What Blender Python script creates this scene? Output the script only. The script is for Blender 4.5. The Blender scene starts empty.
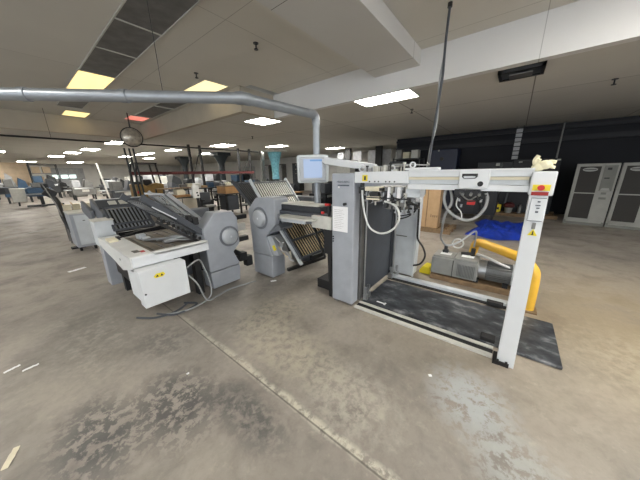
import bpy, bmesh, math, random
from mathutils import Vector, Matrix, noise as mnoise
random.seed(7)
SC = bpy.context.scene
COL = SC.collection
PI = math.pi
ORG = {}

# ------------------------------------------------------------------ materials
def S(r, g=None, b=None):
    if g is None: g = b = r
    f = lambda c: ((c/255)/12.92 if c/255 <= .04045 else ((c/255+.055)/1.055)**2.4)
    return (f(r), f(g), f(b), 1)

def mat(name, col, rough=.5, metal=0., var=.08, scale=6., bump=0., emit=0., trans=0.):
    m = bpy.data.materials.new(name); m.use_nodes = True
    nt = m.node_tree; b = nt.nodes['Principled BSDF']
    tc = nt.nodes.new('ShaderNodeTexCoord'); n = nt.nodes.new('ShaderNodeTexNoise')
    n.inputs['Scale'].default_value = scale; n.inputs['Detail'].default_value = 4
    nt.links.new(tc.outputs['Object'], n.inputs['Vector'])
    r = nt.nodes.new('ShaderNodeValToRGB')
    lo = tuple(max(0, c*(1-var)) for c in col[:3])+(1,); hi = tuple(min(1, c*(1+var)) for c in col[:3])+(1,)
    r.color_ramp.elements[0].position = .3; r.color_ramp.elements[1].position = .7
    r.color_ramp.elements[0].color = lo; r.color_ramp.elements[1].color = hi
    nt.links.new(n.outputs['Fac'], r.inputs['Fac']); nt.links.new(r.outputs['Color'], b.inputs['Base Color'])
    b.inputs['Roughness'].default_value = rough; b.inputs['Metallic'].default_value = metal
    if trans: b.inputs['Transmission Weight'].default_value = trans
    if bump:
        bp = nt.nodes.new('ShaderNodeBump'); bp.inputs['Strength'].default_value = bump
        bp.inputs['Distance'].default_value = .01
        nt.links.new(n.outputs['Fac'], bp.inputs['Height']); nt.links.new(bp.outputs['Normal'], b.inputs['Normal'])
    if emit:
        nt.links.new(r.outputs['Color'], b.inputs['Emission Color']); b.inputs['Emission Strength'].default_value = emit
    return m

M = {}
def dm(k, *a, **kw): M[k] = mat(k, *a, **kw)
dm('machine_grey', S(158,163,170), .42, .15)
dm('machine_grey_dark', S(112,116,122), .45, .2)
dm('hub_grey', S(176,181,186), .35, .2)
dm('panel_grey', S(190,196,200), .45)
dm('white_paint', S(208,212,215), .4, 0, .03)
dm('white_table', S(204,206,205), .45, 0, .05)
dm('offwhite', S(190,190,183), .5, 0, .08, 12)
dm('charcoal', S(70,74,80), .5, .2, .12, 5)
dm('charcoal_side', S(48,51,56), .55, .2)
dm('black', S(22,23,25), .5)
dm('black_rubber', S(30,30,31), .8)
dm('dark_machine', S(24,28,33), .5, .2)
dm('dark_steel', S(60,62,64), .4, .6)
dm('steel', S(165,168,170), .3, .85, .1)
dm('dome', S(190,184,172), .3, .5, .35, 9)
dm('bed_brown', S(116,108,97), .5, .2, .2, 7)
dm('steel_dull', S(120,120,118), .45, .7, .15)
dm('bright_slat', S(215,214,206), .4, .1, .1, 20)
dm('brass_slat', S(190,170,138), .4, .2, .15, 20)
dm('galvanised', S(150,156,162), .38, .55, .08, 9)
dm('yellow_paint', S(222,174,56), .45, 0, .1)
dm('yellow_bright', S(222,205,40), .45)
dm('orange_lift', S(138,110,58), .5, 0, .15)
dm('red', S(190,36,32), .45)
dm('dark_red', S(84,30,30), .6)
dm('tape_red', S(150,40,36), .6)
dm('cardboard', S(166,138,104), .8, 0, .08, 8)
dm('wood', S(126,104,78), .75, 0, .2, 14)
dm('orange_wood', S(164,126,84), .7, 0, .12)
dm('paper', S(235,236,238), .7, 0, .02)
dm('ink', S(80,86,96), .7)
dm('cream', S(215,208,184), .7, 0, .08)
dm('hose_grey', S(150,153,154), .5)
dm('hose_white', S(205,208,206), .45)
dm('blue_machine', S(52,78,104), .45, .1, .15)
dm('navy', S(24,34,58), .5)
dm('teal_wrap', S(96,150,164), .35, 0, .3, 9, .3)
dm('column_dark', S(38,46,50), .6)
dm('tan_cloth', S(206,186,160), .9, 0, .12, 3)
dm('pale_wall', S(215,215,212), .8, 0, .05, 2)
dm('beige', S(176,168,152), .85, 0, .05, 2)
dm('tarp', S(26,52,150), .38, 0, .35, 5, .5)
dm('chiller', S(146,147,142), .5)
dm('chiller_trim', S(108,110,105), .5)
dm('grille', S(34,32,29), .6, 0, .15, 60)
dm('badge', S(150,152,148), .4)
dm('white_plastic', S(215,216,214), .5)
dm('monitor_case', S(205,212,214), .45, 0, .03)
dm('louver', S(104,104,103), .5, .1, .25, 5)
dm('pump_grey', S(142,143,140), .45, .2, .08, 10)
dm('motor_grey', S(112,114,114), .45, .3, .1)
dm('black_wall', S(20,23,30), .75, 0, .25, 1.2)
dm('black_trim', S(26,28,34), .6)
dm('glove', S(226,220,190), .8)
dm('strip_curtain', S(165,168,172), .5, 0, .15)
dm('window_pane', S(210,228,224), .3, 0, .02, 2, 0, 1.6)
dm('stain_paint', S(168,170,168), .7)

def emis(name, col, strength):
    m = bpy.data.materials.new(name); m.use_nodes = True; nt = m.node_tree
    b = nt.nodes['Principled BSDF']; b.inputs['Base Color'].default_value = (.8,.8,.8,1)
    tc = nt.nodes.new('ShaderNodeTexCoord'); w = nt.nodes.new('ShaderNodeTexNoise'); w.inputs['Scale'].default_value = 3
    mx = nt.nodes.new('ShaderNodeMix'); mx.data_type = 'RGBA'
    mx.inputs[6].default_value = tuple(c*.93 for c in col[:3])+(1,); mx.inputs[7].default_value = col
    nt.links.new(tc.outputs['Object'], w.inputs['Vector']); nt.links.new(w.outputs['Fac'], mx.inputs[0])
    nt.links.new(mx.outputs[2], b.inputs['Emission Color']); b.inputs['Emission Strength'].default_value = strength; b.inputs['Roughness'].default_value = .5
    if 'screen' in name: b.inputs['Base Color'].default_value = (.03,.03,.035,1)
    M[name] = m
emis('lamp_white', S(255,250,240), 36)
emis('lamp_strong', S(255,250,242), 33)
emis('lamp_far', S(255,250,240), 42)
emis('fill_glow', S(240,246,255), 5.0)  # emission of the added fill panels on the unseen walls
emis('lamp_warm', S(255,222,140), 1.15)
emis('lamp_warm_dim', S(255,232,170), 1.0)
emis('lamp_pink', S(255,120,100), .75)
emis('screen_glow', S(190,212,246), .62)
emis('screen_bar', S(120,175,235), .6)

def floor_mat():
    m = bpy.data.materials.new('concrete_floor'); m.use_nodes = True; nt = m.node_tree; N = nt.nodes; L = nt.links
    b = N['Principled BSDF']; tc = N.new('ShaderNodeTexCoord')
    def noise(sc, det=6, rough=.6, dist=0., vec=None):
        n = N.new('ShaderNodeTexNoise'); n.inputs['Scale'].default_value = sc; n.inputs['Detail'].default_value = det
        n.inputs['Roughness'].default_value = rough; n.inputs['Distortion'].default_value = dist
        L.new(vec or tc.outputs['Object'], n.inputs['Vector']); return n.outputs['Fac']
    def ramp(f, p0, p1):
        r = N.new('ShaderNodeMapRange'); r.inputs[1].default_value = p0; r.inputs[2].default_value = p1
        L.new(f, r.inputs[0]); return r.outputs[0]
    def mathn(op, a, bb):
        n = N.new('ShaderNodeMath'); n.operation = op
        for i, v in enumerate((a, bb)):
            if isinstance(v, (int, float)): n.inputs[i].default_value = v
            else: L.new(v, n.inputs[i])
        return n.outputs[0]
    def mix(f, a, bb):
        n = N.new('ShaderNodeMix'); n.data_type = 'RGBA'
        if isinstance(f, (int, float)): n.inputs[0].default_value = f
        else: L.new(f, n.inputs[0])
        for i, v in ((6, a), (7, bb)):
            if isinstance(v, tuple): n.inputs[i].default_value = v
            else: L.new(v, n.inputs[i])
        return n.outputs[2]
    sep = N.new('ShaderNodeSeparateXYZ'); L.new(tc.outputs['Object'], sep.inputs[0])
    big = noise(.55, 4, .55, .4); mid = noise(2.1, 6, .62, .3); fine = noise(17, 5, .7); streak = noise(13, 9, .72, .25)
    c = mix(ramp(big, .38, .62), S(134,128,121), S(158,151,142))
    tan = mathn('MULTIPLY', ramp(sep.outputs['X'], 1.2, 3.4), mathn('MULTIPLY', ramp(sep.outputs['Y'], 2.5, -.6), ramp(sep.outputs['X'], 7.0, 3.6)))
    c = mix(mathn('MULTIPLY', tan, .9), c, mix(ramp(mid, .35, .65), S(130,117,98), S(156,143,122)))
    c = mix(mathn('MULTIPLY', ramp(mid, .48, .68), .5), c, S(88,86,84))
    c = mix(mathn('MULTIPLY', ramp(streak, .56, .68), .35), c, S(176,168,152))
    c = mix(mathn('MULTIPLY', ramp(fine, .45, .7), .22), c, S(84,80,76))
    def blob(x, y, rx, ry, col, amt, c, nz=streak, lo=.42, hi=.56, rot=0):
        mp = N.new('ShaderNodeMapping'); mp.vector_type = 'TEXTURE'
        mp.inputs['Location'].default_value = (x, y, 0); mp.inputs['Rotation'].default_value = (0, 0, rot)
        mp.inputs['Scale'].default_value = (rx, ry, 1); L.new(tc.outputs['Object'], mp.inputs[0])
        ln = N.new('ShaderNodeVectorMath'); ln.operation = 'LENGTH'; L.new(mp.outputs[0], ln.inputs[0])
        d = ramp(ln.outputs['Value'], 1.0, .35)
        f = mathn('MULTIPLY', mathn('MULTIPLY', d, ramp(nz, lo, hi)), amt)
        return mix(f, c, col)
    c = blob(.42, 1.75, .34, .5, S(62,63,66), .8, c, lo=.46, hi=.52)
    c = blob(.0, 1.9, .3, .5, S(64,66,69), .75, c, lo=.46, hi=.52)
    c = blob(.7, 1.25, .2, .5, S(62,64,66), .7, c)
    c = blob(.65, 2.6, .3, .5, S(80,80,80), .55, c)
    c = blob(.2, 3.4, .5, 1.2, S(104,102,98), .6, c)
    c = blob(1.35, 1.6, .4, .9, S(184,176,158), .7, c, lo=.38, hi=.55)
    c = blob(1.75, 2.1, .5, .5, S(178,170,152), .5, c, lo=.38, hi=.55)
    c = blob(1.25, .75, .4, .5, S(178,172,160), .6, c)
    c = blob(1.78, .02, .42, .34, S(160,164,166), .8, c, lo=.42, hi=.5, rot=.5)
    c = blob(1.45, -.25, .3, .3, S(158,160,158), .7, c, lo=.45, hi=.52)
    c = blob(4.0, -1.3, 1.8, 1.0, S(150,136,110), .5, c, nz=mid, lo=.35, hi=.6)
    c = blob(3.0, -1.2, .8, .8, S(170,160,140), .5, c)
    c = blob(3.0, 2.2, 1.2, .8, S(168,160,148), .45, c, lo=.35, hi=.6)
    # wide pale saw joint along the aisle, ragged edges
    jx = mathn('ABSOLUTE', mathn('ADD', mathn('SUBTRACT', sep.outputs['X'], .95), mathn('MULTIPLY', mathn('SUBTRACT', mid, .5), .10)), 0)
    c = mix(mathn('MULTIPLY', ramp(jx, .045, .01), mathn('MULTIPLY', mathn('MULTIPLY', ramp(sep.outputs['Y'], 3.6, 1.6), ramp(streak, .40, .52)), .85)), c, S(196,190,176))
    jd = mathn('ABSOLUTE', mathn('SUBTRACT', sep.outputs['X'], .93), 0)
    c = mix(mathn('MULTIPLY', ramp(jd, .009, .003), .7), c, S(70,66,60))
    L.new(c, b.inputs['Base Color'])
    rr = ramp(mid, .3, .7); r2 = N.new('ShaderNodeMapRange'); r2.inputs[3].default_value = .38; r2.inputs[4].default_value = .6
    L.new(rr, r2.inputs[0]); L.new(r2.outputs[0], b.inputs['Roughness'])
    bp = N.new('ShaderNodeBump'); bp.inputs['Strength'].default_value = .25; bp.inputs['Distance'].default_value = .004
    L.new(streak, bp.inputs['Height']); L.new(bp.outputs['Normal'], b.inputs['Normal'])
    return m
M['floor'] = floor_mat()

def plate_mat():
    m = mat('rubbed_plate', S(66,70,76), .42, .3, .3, 3)
    nt = m.node_tree; N = nt.nodes; L = nt.links; b = N['Principled BSDF']
    tc = [n for n in N if n.type == 'TEX_COORD'][0]
    mp = N.new('ShaderNodeMapping'); mp.inputs['Scale'].default_value = (2.6, 1.6, 1); L.new(tc.outputs['Object'], mp.inputs[0])
    n = N.new('ShaderNodeTexNoise'); n.inputs['Scale'].default_value = 2.4; n.inputs['Detail'].default_value = 7; n.inputs['Roughness'].default_value = .62; n.inputs['Distortion'].default_value = .15
    L.new(mp.outputs[0], n.inputs['Vector'])
    r = N.new('ShaderNodeValToRGB'); e = r.color_ramp.elements
    e[0].position = .38; e[0].color = S(46,48,53); e[1].position = .70; e[1].color = S(150,152,154)
    x = e.new(.54); x.color = S(76,80,85)
    L.new(n.outputs['Fac'], r.inputs['Fac']); L.new(r.outputs['Color'], b.inputs['Base Color'])
    return m
M['plate'] = plate_mat()

def seam_mat(name, c1, c2, sw, bw, bh, rough=.85, mortar=.006, rot=0):
    m = bpy.data.materials.new(name); m.use_nodes = True; nt = m.node_tree; N = nt.nodes; L = nt.links; b = N['Principled BSDF']
    tc = N.new('ShaderNodeTexCoord'); mp = N.new('ShaderNodeMapping'); mp.inputs['Rotation'].default_value = (0, 0, rot)
    L.new(tc.outputs['Object'], mp.inputs[0])
    br = N.new('ShaderNodeTexBrick'); br.offset = 0; br.inputs['Scale'].default_value = 1
    br.inputs['Brick Width'].default_value = bw; br.inputs['Row Height'].default_value = bh
    br.inputs['Mortar Size'].default_value = mortar; br.inputs['Mortar Smooth'].default_value = .3
    br.inputs['Color1'].default_value = c1; br.inputs['Color2'].default_value = c2; br.inputs['Mortar'].default_value = sw
    L.new(mp.outputs[0], br.inputs['Vector'])
    n = N.new('ShaderNodeTexNoise'); n.inputs['Scale'].default_value = 1.1; n.inputs['Detail'].default_value = 5
    L.new(tc.outputs['Object'], n.inputs['Vector'])
    mx = N.new('ShaderNodeMix'); mx.data_type = 'RGBA'; mx.blend_type = 'MULTIPLY'; mx.inputs[0].default_value = .12
    L.new(br.outputs['Color'], mx.inputs[6]); L.new(n.outputs['Fac'], mx.inputs[7]); L.new(mx.outputs[2], b.inputs['Base Color'])
    b.inputs['Roughness'].default_value = rough
    return m
M['ceiling_high'] = seam_mat('plaster_ceiling', S(208,205,196), S(203,200,191), S(165,162,153), 2.44, 3.6)
M['ceiling_low'] = seam_mat('tile_ceiling', S(206,204,196), S(198,196,188), S(130,128,122), 3.66, 2.44, mortar=.012)
M['drop_white'] = seam_mat('painted_drop_face', S(222,222,220), S(218,218,216), S(180,180,178), 50, 50)
M['soffit'] = seam_mat('painted_soffit', S(205,204,200), S(201,200,196), S(120,118,114), 2.4, 50, rot=0)

# ------------------------------------------------------------------ mesh builder
class MB:
    def __init__(s): s.v = []; s.f = []; s.sm = []
    def _add(s, vs, fs, smooth=False):
        o = len(s.v); s.v += [Vector(v) for v in vs]
        for f in fs: s.f.append(tuple(i+o for i in f)); s.sm.append(smooth)
        return s
    def box(s, x0, x1, y0, y1, z0, z1, bev=0, seg=2, T=None):
        bm = bmesh.new()
        bmesh.ops.create_cube(bm, size=1)
        for v in bm.verts:
            v.co = Vector(((x0+x1)/2+v.co.x*(x1-x0), (y0+y1)/2+v.co.y*(y1-y0), (z0+z1)/2+v.co.z*(z1-z0)))
        if bev: bmesh.ops.bevel(bm, geom=bm.edges[:], offset=bev, segments=seg, affect='EDGES', profile=.5)
        if T: bm.transform(T)
        bm.verts.index_update()
        s._add([v.co.copy() for v in bm.verts], [tuple(v.index for v in f.verts) for f in bm.faces]); bm.free(); return s
    def bar(s, p0, p1, w, h, bev=0, up=(0,0,1)):
        p0 = Vector(p0); p1 = Vector(p1); d = p1-p0; l = d.length; d.normalize(); up = Vector(up)
        if abs(d.dot(up)) > .98: up = Vector((1,0,0))
        x = d.cross(up).normalized(); z = x.cross(d).normalized()
        T = Matrix((( x.x, d.x, z.x, (p0.x+p1.x)/2), (x.y, d.y, z.y, (p0.y+p1.y)/2), (x.z, d.z, z.z, (p0.z+p1.z)/2), (0,0,0,1)))
        return s.box(-w/2, w/2, -l/2, l/2, -h/2, h/2, bev, T=T)
    def prism(s, pts, axis, a, b):
        """polygon pts (2D) extruded along axis between a and b; axis 0: (y,z), 1: (x,z), 2: (x,y)"""
        def mk(p, t): return {0: (t, p[0], p[1]), 1: (p[0], t, p[1]), 2: (p[0], p[1], t)}[axis]
        n = len(pts); vs = [mk(p, a) for p in pts]+[mk(p, b) for p in pts]
        return s._add(vs, [tuple(range(n))[::-1], tuple(range(n, 2*n))]+[(i, (i+1) % n, n+(i+1) % n, n+i) for i in range(n)])
    def bprism(s, pts, axis, a, b, bev=.01):
        t = MB().prism(pts, axis, a, b); bm = bmesh.new(); vv = [bm.verts.new(v) for v in t.v]
        for f in t.f: bm.faces.new([vv[i] for i in f])
        bmesh.ops.recalc_face_normals(bm, faces=bm.faces[:])
        bmesh.ops.bevel(bm, geom=bm.edges[:], offset=bev, segments=2, affect='EDGES', profile=.5)
        bm.verts.index_update(); s._add([v.co.copy() for v in bm.verts], [tuple(v.index for v in f.verts) for f in bm.faces]); bm.free(); return s
    def cyl(s, p0, p1, r, r2=None, n=20, cap=True):
        p0 = Vector(p0); p1 = Vector(p1); d = (p1-p0).normalized(); a = Vector((0,0,1)) if abs(d.z) < .9 else Vector((1,0,0))
        x = d.cross(a).normalized(); y = d.cross(x); r2 = r if r2 is None else r2
        vs = [p0+(x*math.cos(2*PI*i/n)+y*math.sin(2*PI*i/n))*r for i in range(n)]+[p1+(x*math.cos(2*PI*i/n)+y*math.sin(2*PI*i/n))*r2 for i in range(n)]
        s._add(vs, [(i, (i+1) % n, n+(i+1) % n, n+i) for i in range(n)], True)
        if cap: s._add(vs, [tuple(range(n))[::-1], tuple(range(n, 2*n))])
        return s
    def tube(s, pts, r, n=10, smooth=True, sub=6):
        P = [Vector(p) for p in pts]
        if smooth and len(P) > 2:
            Q = []
            for i in range(len(P)-1):
                a = P[max(i-1, 0)]; b = P[i]; c = P[i+1]; d = P[min(i+2, len(P)-1)]
                for k in range(sub):
                    t = k/sub
                    Q.append(.5*((2*b)+(c-a)*t+(2*a-5*b+4*c-d)*t*t+(3*b-a-3*c+d)*t**3))
            Q.append(P[-1]); P = Q
        vs = []; t0 = (P[1]-P[0]).normalized(); a = Vector((0,0,1)) if abs(t0.z) < .9 else Vector((1,0,0)); x = t0.cross(a).normalized()
        for i, p in enumerate(P):
            t = (P[min(i+1, len(P)-1)]-P[max(i-1, 0)]).normalized(); x = (x-t*x.dot(t)).normalized(); y = t.cross(x)
            vs += [p+(x*math.cos(2*PI*k/n)+y*math.sin(2*PI*k/n))*r for k in range(n)]
        fs = [(i*n+k, i*n+(k+1) % n, (i+1)*n+(k+1) % n, (i+1)*n+k) for i in range(len(P)-1) for k in range(n)]
        s._add(vs, fs, True); s._add(vs[:n], [tuple(range(n))]); s._add(vs[-n:], [tuple(range(n))]); return s
    def lathe(s, prof, c, axis=(0,0,1), n=28):
        d = Vector(axis).normalized(); a = Vector((0,0,1)) if abs(d.z) < .9 else Vector((1,0,0)); x = d.cross(a).normalized(); y = d.cross(x); c = Vector(c)
        vs = [c+d*h+(x*math.cos(2*PI*i/n)+y*math.sin(2*PI*i/n))*max(r, 1e-4) for r, h in prof for i in range(n)]
        return s._add(vs, [(j*n+i, j*n+(i+1) % n, (j+1)*n+(i+1) % n, (j+1)*n+i) for j in range(len(prof)-1) for i in range(n)], True)
    def torus(s, c, axis, R, r, n=20, m=8):
        d = Vector(axis).normalized(); a = Vector((0,0,1)) if abs(d.z) < .9 else Vector((1,0,0)); x = d.cross(a).normalized(); y = d.cross(x); c = Vector(c); vs = []
        for i in range(n):
            u = x*math.cos(2*PI*i/n)+y*math.sin(2*PI*i/n)
            for k in range(m): vs.append(c+u*(R+r*math.cos(2*PI*k/m))+d*r*math.sin(2*PI*k/m))
        return s._add(vs, [(i*m+k, ((i+1) % n)*m+k, ((i+1) % n)*m+(k+1) % m, i*m+(k+1) % m) for i in range(n) for k in range(m)], True)
    def ball(s, c, r, n=14, sq=(1,1,1)):
        bm = bmesh.new(); bmesh.ops.create_uvsphere(bm, u_segments=n, v_segments=n//2+2, radius=1)
        vs = [Vector((c[0]+v.co.x*r*sq[0], c[1]+v.co.y*r*sq[1], c[2]+v.co.z*r*sq[2])) for v in bm.verts]; bm.verts.index_update()
        s._add(vs, [tuple(v.index for v in f.verts) for f in bm.faces], True); bm.free(); return s
    def mesh(s, name, o=Vector((0,0,0))):
        me = bpy.data.meshes.new(name); me.from_pydata([tuple(v-o) for v in s.v], [], s.f)
        for p, q in zip(me.polygons, s.sm): p.use_smooth = q
        bm = bmesh.new(); bm.from_mesh(me); bmesh.ops.recalc_face_normals(bm, faces=bm.faces[:]); bm.to_mesh(me); bm.free()
        me.update(); return me

def tag(o, label=None, cat=None, group=None, kind=None):
    if label: o['label'] = label
    if cat: o['category'] = cat
    if group: o['group'] = group
    if kind: o['kind'] = kind
    return o
def thing(name, label, cat, loc, group=None):
    o = bpy.data.objects.new(name, None); COL.objects.link(o); o.location = loc; o.empty_display_size = .1
    ORG[o] = Vector(loc); return tag(o, label, cat, group)
def part(name, mb, m, parent, label=None):
    og = ORG[parent]; o = bpy.data.objects.new(name, mb.mesh(name, og)); COL.objects.link(o); o.data.materials.append(M[m])
    o.parent = parent; ORG[o] = og
    if label: o['label'] = label
    return o
def solo(name, mb, m, label, cat, loc, group=None, kind=None):
    o = bpy.data.objects.new(name, mb.mesh(name, Vector(loc))); COL.objects.link(o); o.data.materials.append(M[m]); o.location = loc
    ORG[o] = Vector(loc); return tag(o, label, cat, group, kind)
def struct(name, mb, m, parent=None, label=None):
    o = bpy.data.objects.new(name, mb.mesh(name)); COL.objects.link(o); o.data.materials.append(M[m]); ORG[o] = Vector((0,0,0))
    if parent: o.parent = parent
    else: o['kind'] = 'structure'
    if label: o['label'] = label
    return o
def copy_tree(root, loc, label=None, rotz=None):
    r = root.copy(); COL.objects.link(r); r.location = loc
    if rotz is not None: r.rotation_euler = (0,0,rotz)
    if label: r['label'] = label
    for ch in root.children:
        c = ch.copy(); COL.objects.link(c); c.parent = r
        for g in ch.children:
            d = g.copy(); COL.objects.link(d); d.parent = c
    return r
def text_part(txt, size, T, m, parent, name='lettering'):
    cu = bpy.data.curves.new('t', 'FONT'); cu.body = txt; cu.size = size; cu.extrude = .0012; cu.align_x = 'CENTER'; cu.align_y = 'CENTER'
    o = bpy.data.objects.new('t', cu); COL.objects.link(o); bpy.context.view_layer.update()
    me = bpy.data.meshes.new_from_object(o.evaluated_get(bpy.context.evaluated_depsgraph_get())); bpy.data.objects.remove(o)
    me.transform(Matrix.Translation(-ORG[parent]) @ T); me.materials.clear(); me.materials.append(M[m]); me.name = name
    p = bpy.data.objects.new(name, me); COL.objects.link(p); p.parent = parent; ORG[p] = ORG[parent]; return p
def face_T(pos, right, up):   # text frame: local x -> right, local y -> up
    r = Vector(right).normalized(); u = Vector(up).normalized(); n = r.cross(u)
    return Matrix(((r.x,u.x,n.x,pos[0]),(r.y,u.y,n.y,pos[1]),(r.z,u.z,n.z,pos[2]),(0,0,0,1)))

# ------------------------------------------------------------------ the room
ZH, ZL = 3.78, 3.2
struct('floor', MB().box(-9,18.4,-9,44.4,-.2,0), 'floor')
# high ceiling (hall by the machine), with the drop step at x 5.19 / 4.0 and y 12.6
struct('ceiling', MB().box(-9,5.35,-9,5.5,ZH,ZH+.2).box(-9,4.25,5.5,13.15,ZH,ZH+.2), 'ceiling_high', label='high smooth ceiling over the folding machine')
c2 = struct('ceiling', MB().box(5.3,18.4,-9,44.4,ZL+.02,ZH+.2).box(4.2,5.3,5.84,44.4,ZL+.02,ZH+.2).box(-9,4.2,13.1,44.4,ZL+.02,ZH+.2), 'ceiling_low', label='lower tiled ceiling beyond the drop')
struct('trim_1', MB().box(5.19,5.34,-9,5.74,ZL,ZH-.001), 'drop_white')
struct('trim_2', MB().box(4.1,5.34,5.74,5.89,ZL,ZH-.001), 'beige')
struct('trim_3', MB().box(4.1,4.25,5.89,13.15,ZL,ZH-.001), 'beige')
struct('trim_4', MB().box(-9,4.1,13.0,13.15,ZL,ZH-.001), 'beige')
struct('trim_5', MB().box(-1.0,5.19,1.70,2.60,3.53,ZH-.001), 'soffit', label='boxed soffit running into the white drop face')
struct('wall_right', MB().box(12.7,12.9,-9,5,0,ZL+.02), 'black_wall')
struct('wall_right_jog', MB().box(12.9,18.2,4.9,5.1,0,ZL+.02), 'pale_wall')
struct('wall_far_right', MB().box(18.2,18.4,5,44.4,0,ZL+.02), 'pale_wall')
struct('wall_far', MB().box(-9,18.2,44.2,44.4,0,ZL+.02), 'pale_wall')
struct('wall_left', MB().box(-9.2,-9,-9,44.4,0,ZH), 'beige')
struct('wall_back', MB().box(-9,12.9,-9.2,-9,0,ZH), 'beige')
struct('trim_6', MB().box(12.6,12.7,-9,5,3.02,3.12).box(12.6,12.7,-9,5,2.62,2.78), 'black_trim', label='dark rails along the black wall')

def add_fill_panel(name, mbox, fr):  # glowing panels added out of view to brighten ceilings and machine faces
    w_ = struct(name, mbox, 'fill_glow'); struct('window_frame', fr, 'offwhite', w_); return w_
for i,(x0,x1) in enumerate(((-8.5,-6.5),(-5.5,-3),(-2,.5),(1.5,4))):
    add_fill_panel('window_%d'%(i+1), MB().box(x0,x1,-9.0,-8.97,.9,3.0), MB().box(x0-.08,x0,-9,-8.9,.82,3.08).box(x1,x1+.08,-9,-8.9,.82,3.08).box(x0,x1,-9,-8.9,.82,.9).box(x0,x1,-9,-8.9,3.0,3.08))
for i,(y0,y1) in enumerate(((-7,-4),(-2,1),(3,6),(8,11))):
    add_fill_panel('window_%d'%(i+5), MB().box(-9.0,-8.97,y0,y1,.9,3.0), MB().box(-9,-8.9,y0-.08,y0,.82,3.08).box(-9,-8.9,y1,y1+.08,.82,3.08).box(-9,-8.9,y0,y1,.82,.9).box(-9,-8.9,y0,y1,3.0,3.08))
# ceiling lights: frame + diffuser
def light(x0, x1, y0, y1, z, m, label, group=None):
    t = thing('ceiling_light', label, 'light', ((x0+x1)/2,(y0+y1)/2,z), group)
    f = .02
    part('frame', MB().box(x0-f,x1+f,y0-f,y0,z-.012,z+.03).box(x0-f,x1+f,y1,y1+f,z-.012,z+.03).box(x0-f,x0,y0,y1,z-.012,z+.03).box(x1,x1+f,y0,y1,z-.012,z+.03), 'offwhite', t)
    part('diffuser', MB().box(x0,x1,y0,y1,z-.008,z+.01,.004), m, t)
    return t
light(5.14+.1,5.74+.1,1.90,3.12,ZL,'lamp_white','bright rectangular ceiling light just behind the white drop face')
light(1.41,2.01,7.40,9.1,ZH,'lamp_warm','yellowish ceiling light at the end of the dark panel row, above the silver duct')
light(1.7,2.3,11.9,12.85,ZH,'lamp_warm','small yellowish ceiling light close to the beige drop, beyond the duct')
light(3.36,3.95,6.0,7.12,ZH,'lamp_warm_dim','warm ceiling light behind the bend of the silver duct')
light(3.3,3.9,11.3,12.1,ZH,'lamp_pink','ceiling light glowing pink near the round mirror')
light(4.87,5.6,5.92,6.75,ZL,'lamp_white','bright ceiling light past the duct bend, left of the monitor')
far = [(3.3,3.9,14.6,15.8,'fifth ceiling light from the left in the far room, largest of the left ones'),
       (3.05,3.75,19.1,20.4,'fourth far ceiling light, one row behind the largest left one'),
       (2.7,3.4,22.4,23.6,'thin far ceiling light behind the two larger left ones'),
       (2.3,3.1,26.8,28.0,'farthest thin ceiling light toward the garage wall'),
       (6.3,6.9,20.3,22.4,'far ceiling light just right of the forklift mast'),
       (6.1,6.7,24.4,26.0,'thin far ceiling light left of the forklift mast'),
       (-.3,.3,23.6,24.8,'far ceiling light cut by the left picture edge'),
       (6.6,7.2,16.6,17.8,'far ceiling light above the left black rack upright'),
       (7.4,8.2,12.3,13.6,'far ceiling light above the flared columns'),
       (9.9,10.5,10.6,11.9,'ceiling light above the teal wrapped column'),
       (11.5,12.1,13.2,14.4,'small ceiling light right behind the teal wrapped column'),
       (9.4,10.0,18.0,19.2,'far ceiling light above the right black rack upright'),
       (13.5,14.1,9.0,10.2,'ceiling light hidden above the monitor arm'),
       (8.2,8.8,26.0,27.2,'far small ceiling light behind the first flared column'),
       (1.0,2.2,37,38.2,'added fill light in front of the far garage door, left one'),(4.4,5.6,37,38.2,'added fill light in front of the far garage door, right one'),(9.5,10.7,36,37.2,'added fill light at the far wall, right of the garage door'),(-2.4,-1.2,31,32.2,'added fill light by the tan curtain')]  # last four lamps are added to brighten the far garage wall
for x0,x1,y0,y1,l in far: light(x0,x1,y0,y1,ZL,'lamp_far' ,l,'ceiling lights in the far room')
# rows continuing behind the camera
light(3.45,4.05,-2.6,-1.4,ZH,'lamp_strong','ceiling light behind the camera in the right row','ceiling lights behind the viewpoint')
light(3.45,4.05,-6.2,-5.0,ZH,'lamp_strong','ceiling light behind the camera in the right row','ceiling lights behind the viewpoint')
light(1.43,2.03,-2.8,-1.6,ZH,'lamp_white','ceiling light behind the camera in the left row','ceiling lights behind the viewpoint')
light(-1.6,-1.0,-1.4,-.2,ZH,'lamp_white','ceiling light behind the camera in the left row','ceiling lights behind the viewpoint')
light(-2.6,-2.0,3.0,4.2,ZH,'lamp_white','ceiling light left of the picture in the outer row','ceiling lights left of the picture')
light(-2.6,-2.0,8.0,9.2,ZH,'lamp_white','ceiling light left of the picture in the outer row','ceiling lights left of the picture')
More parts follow.
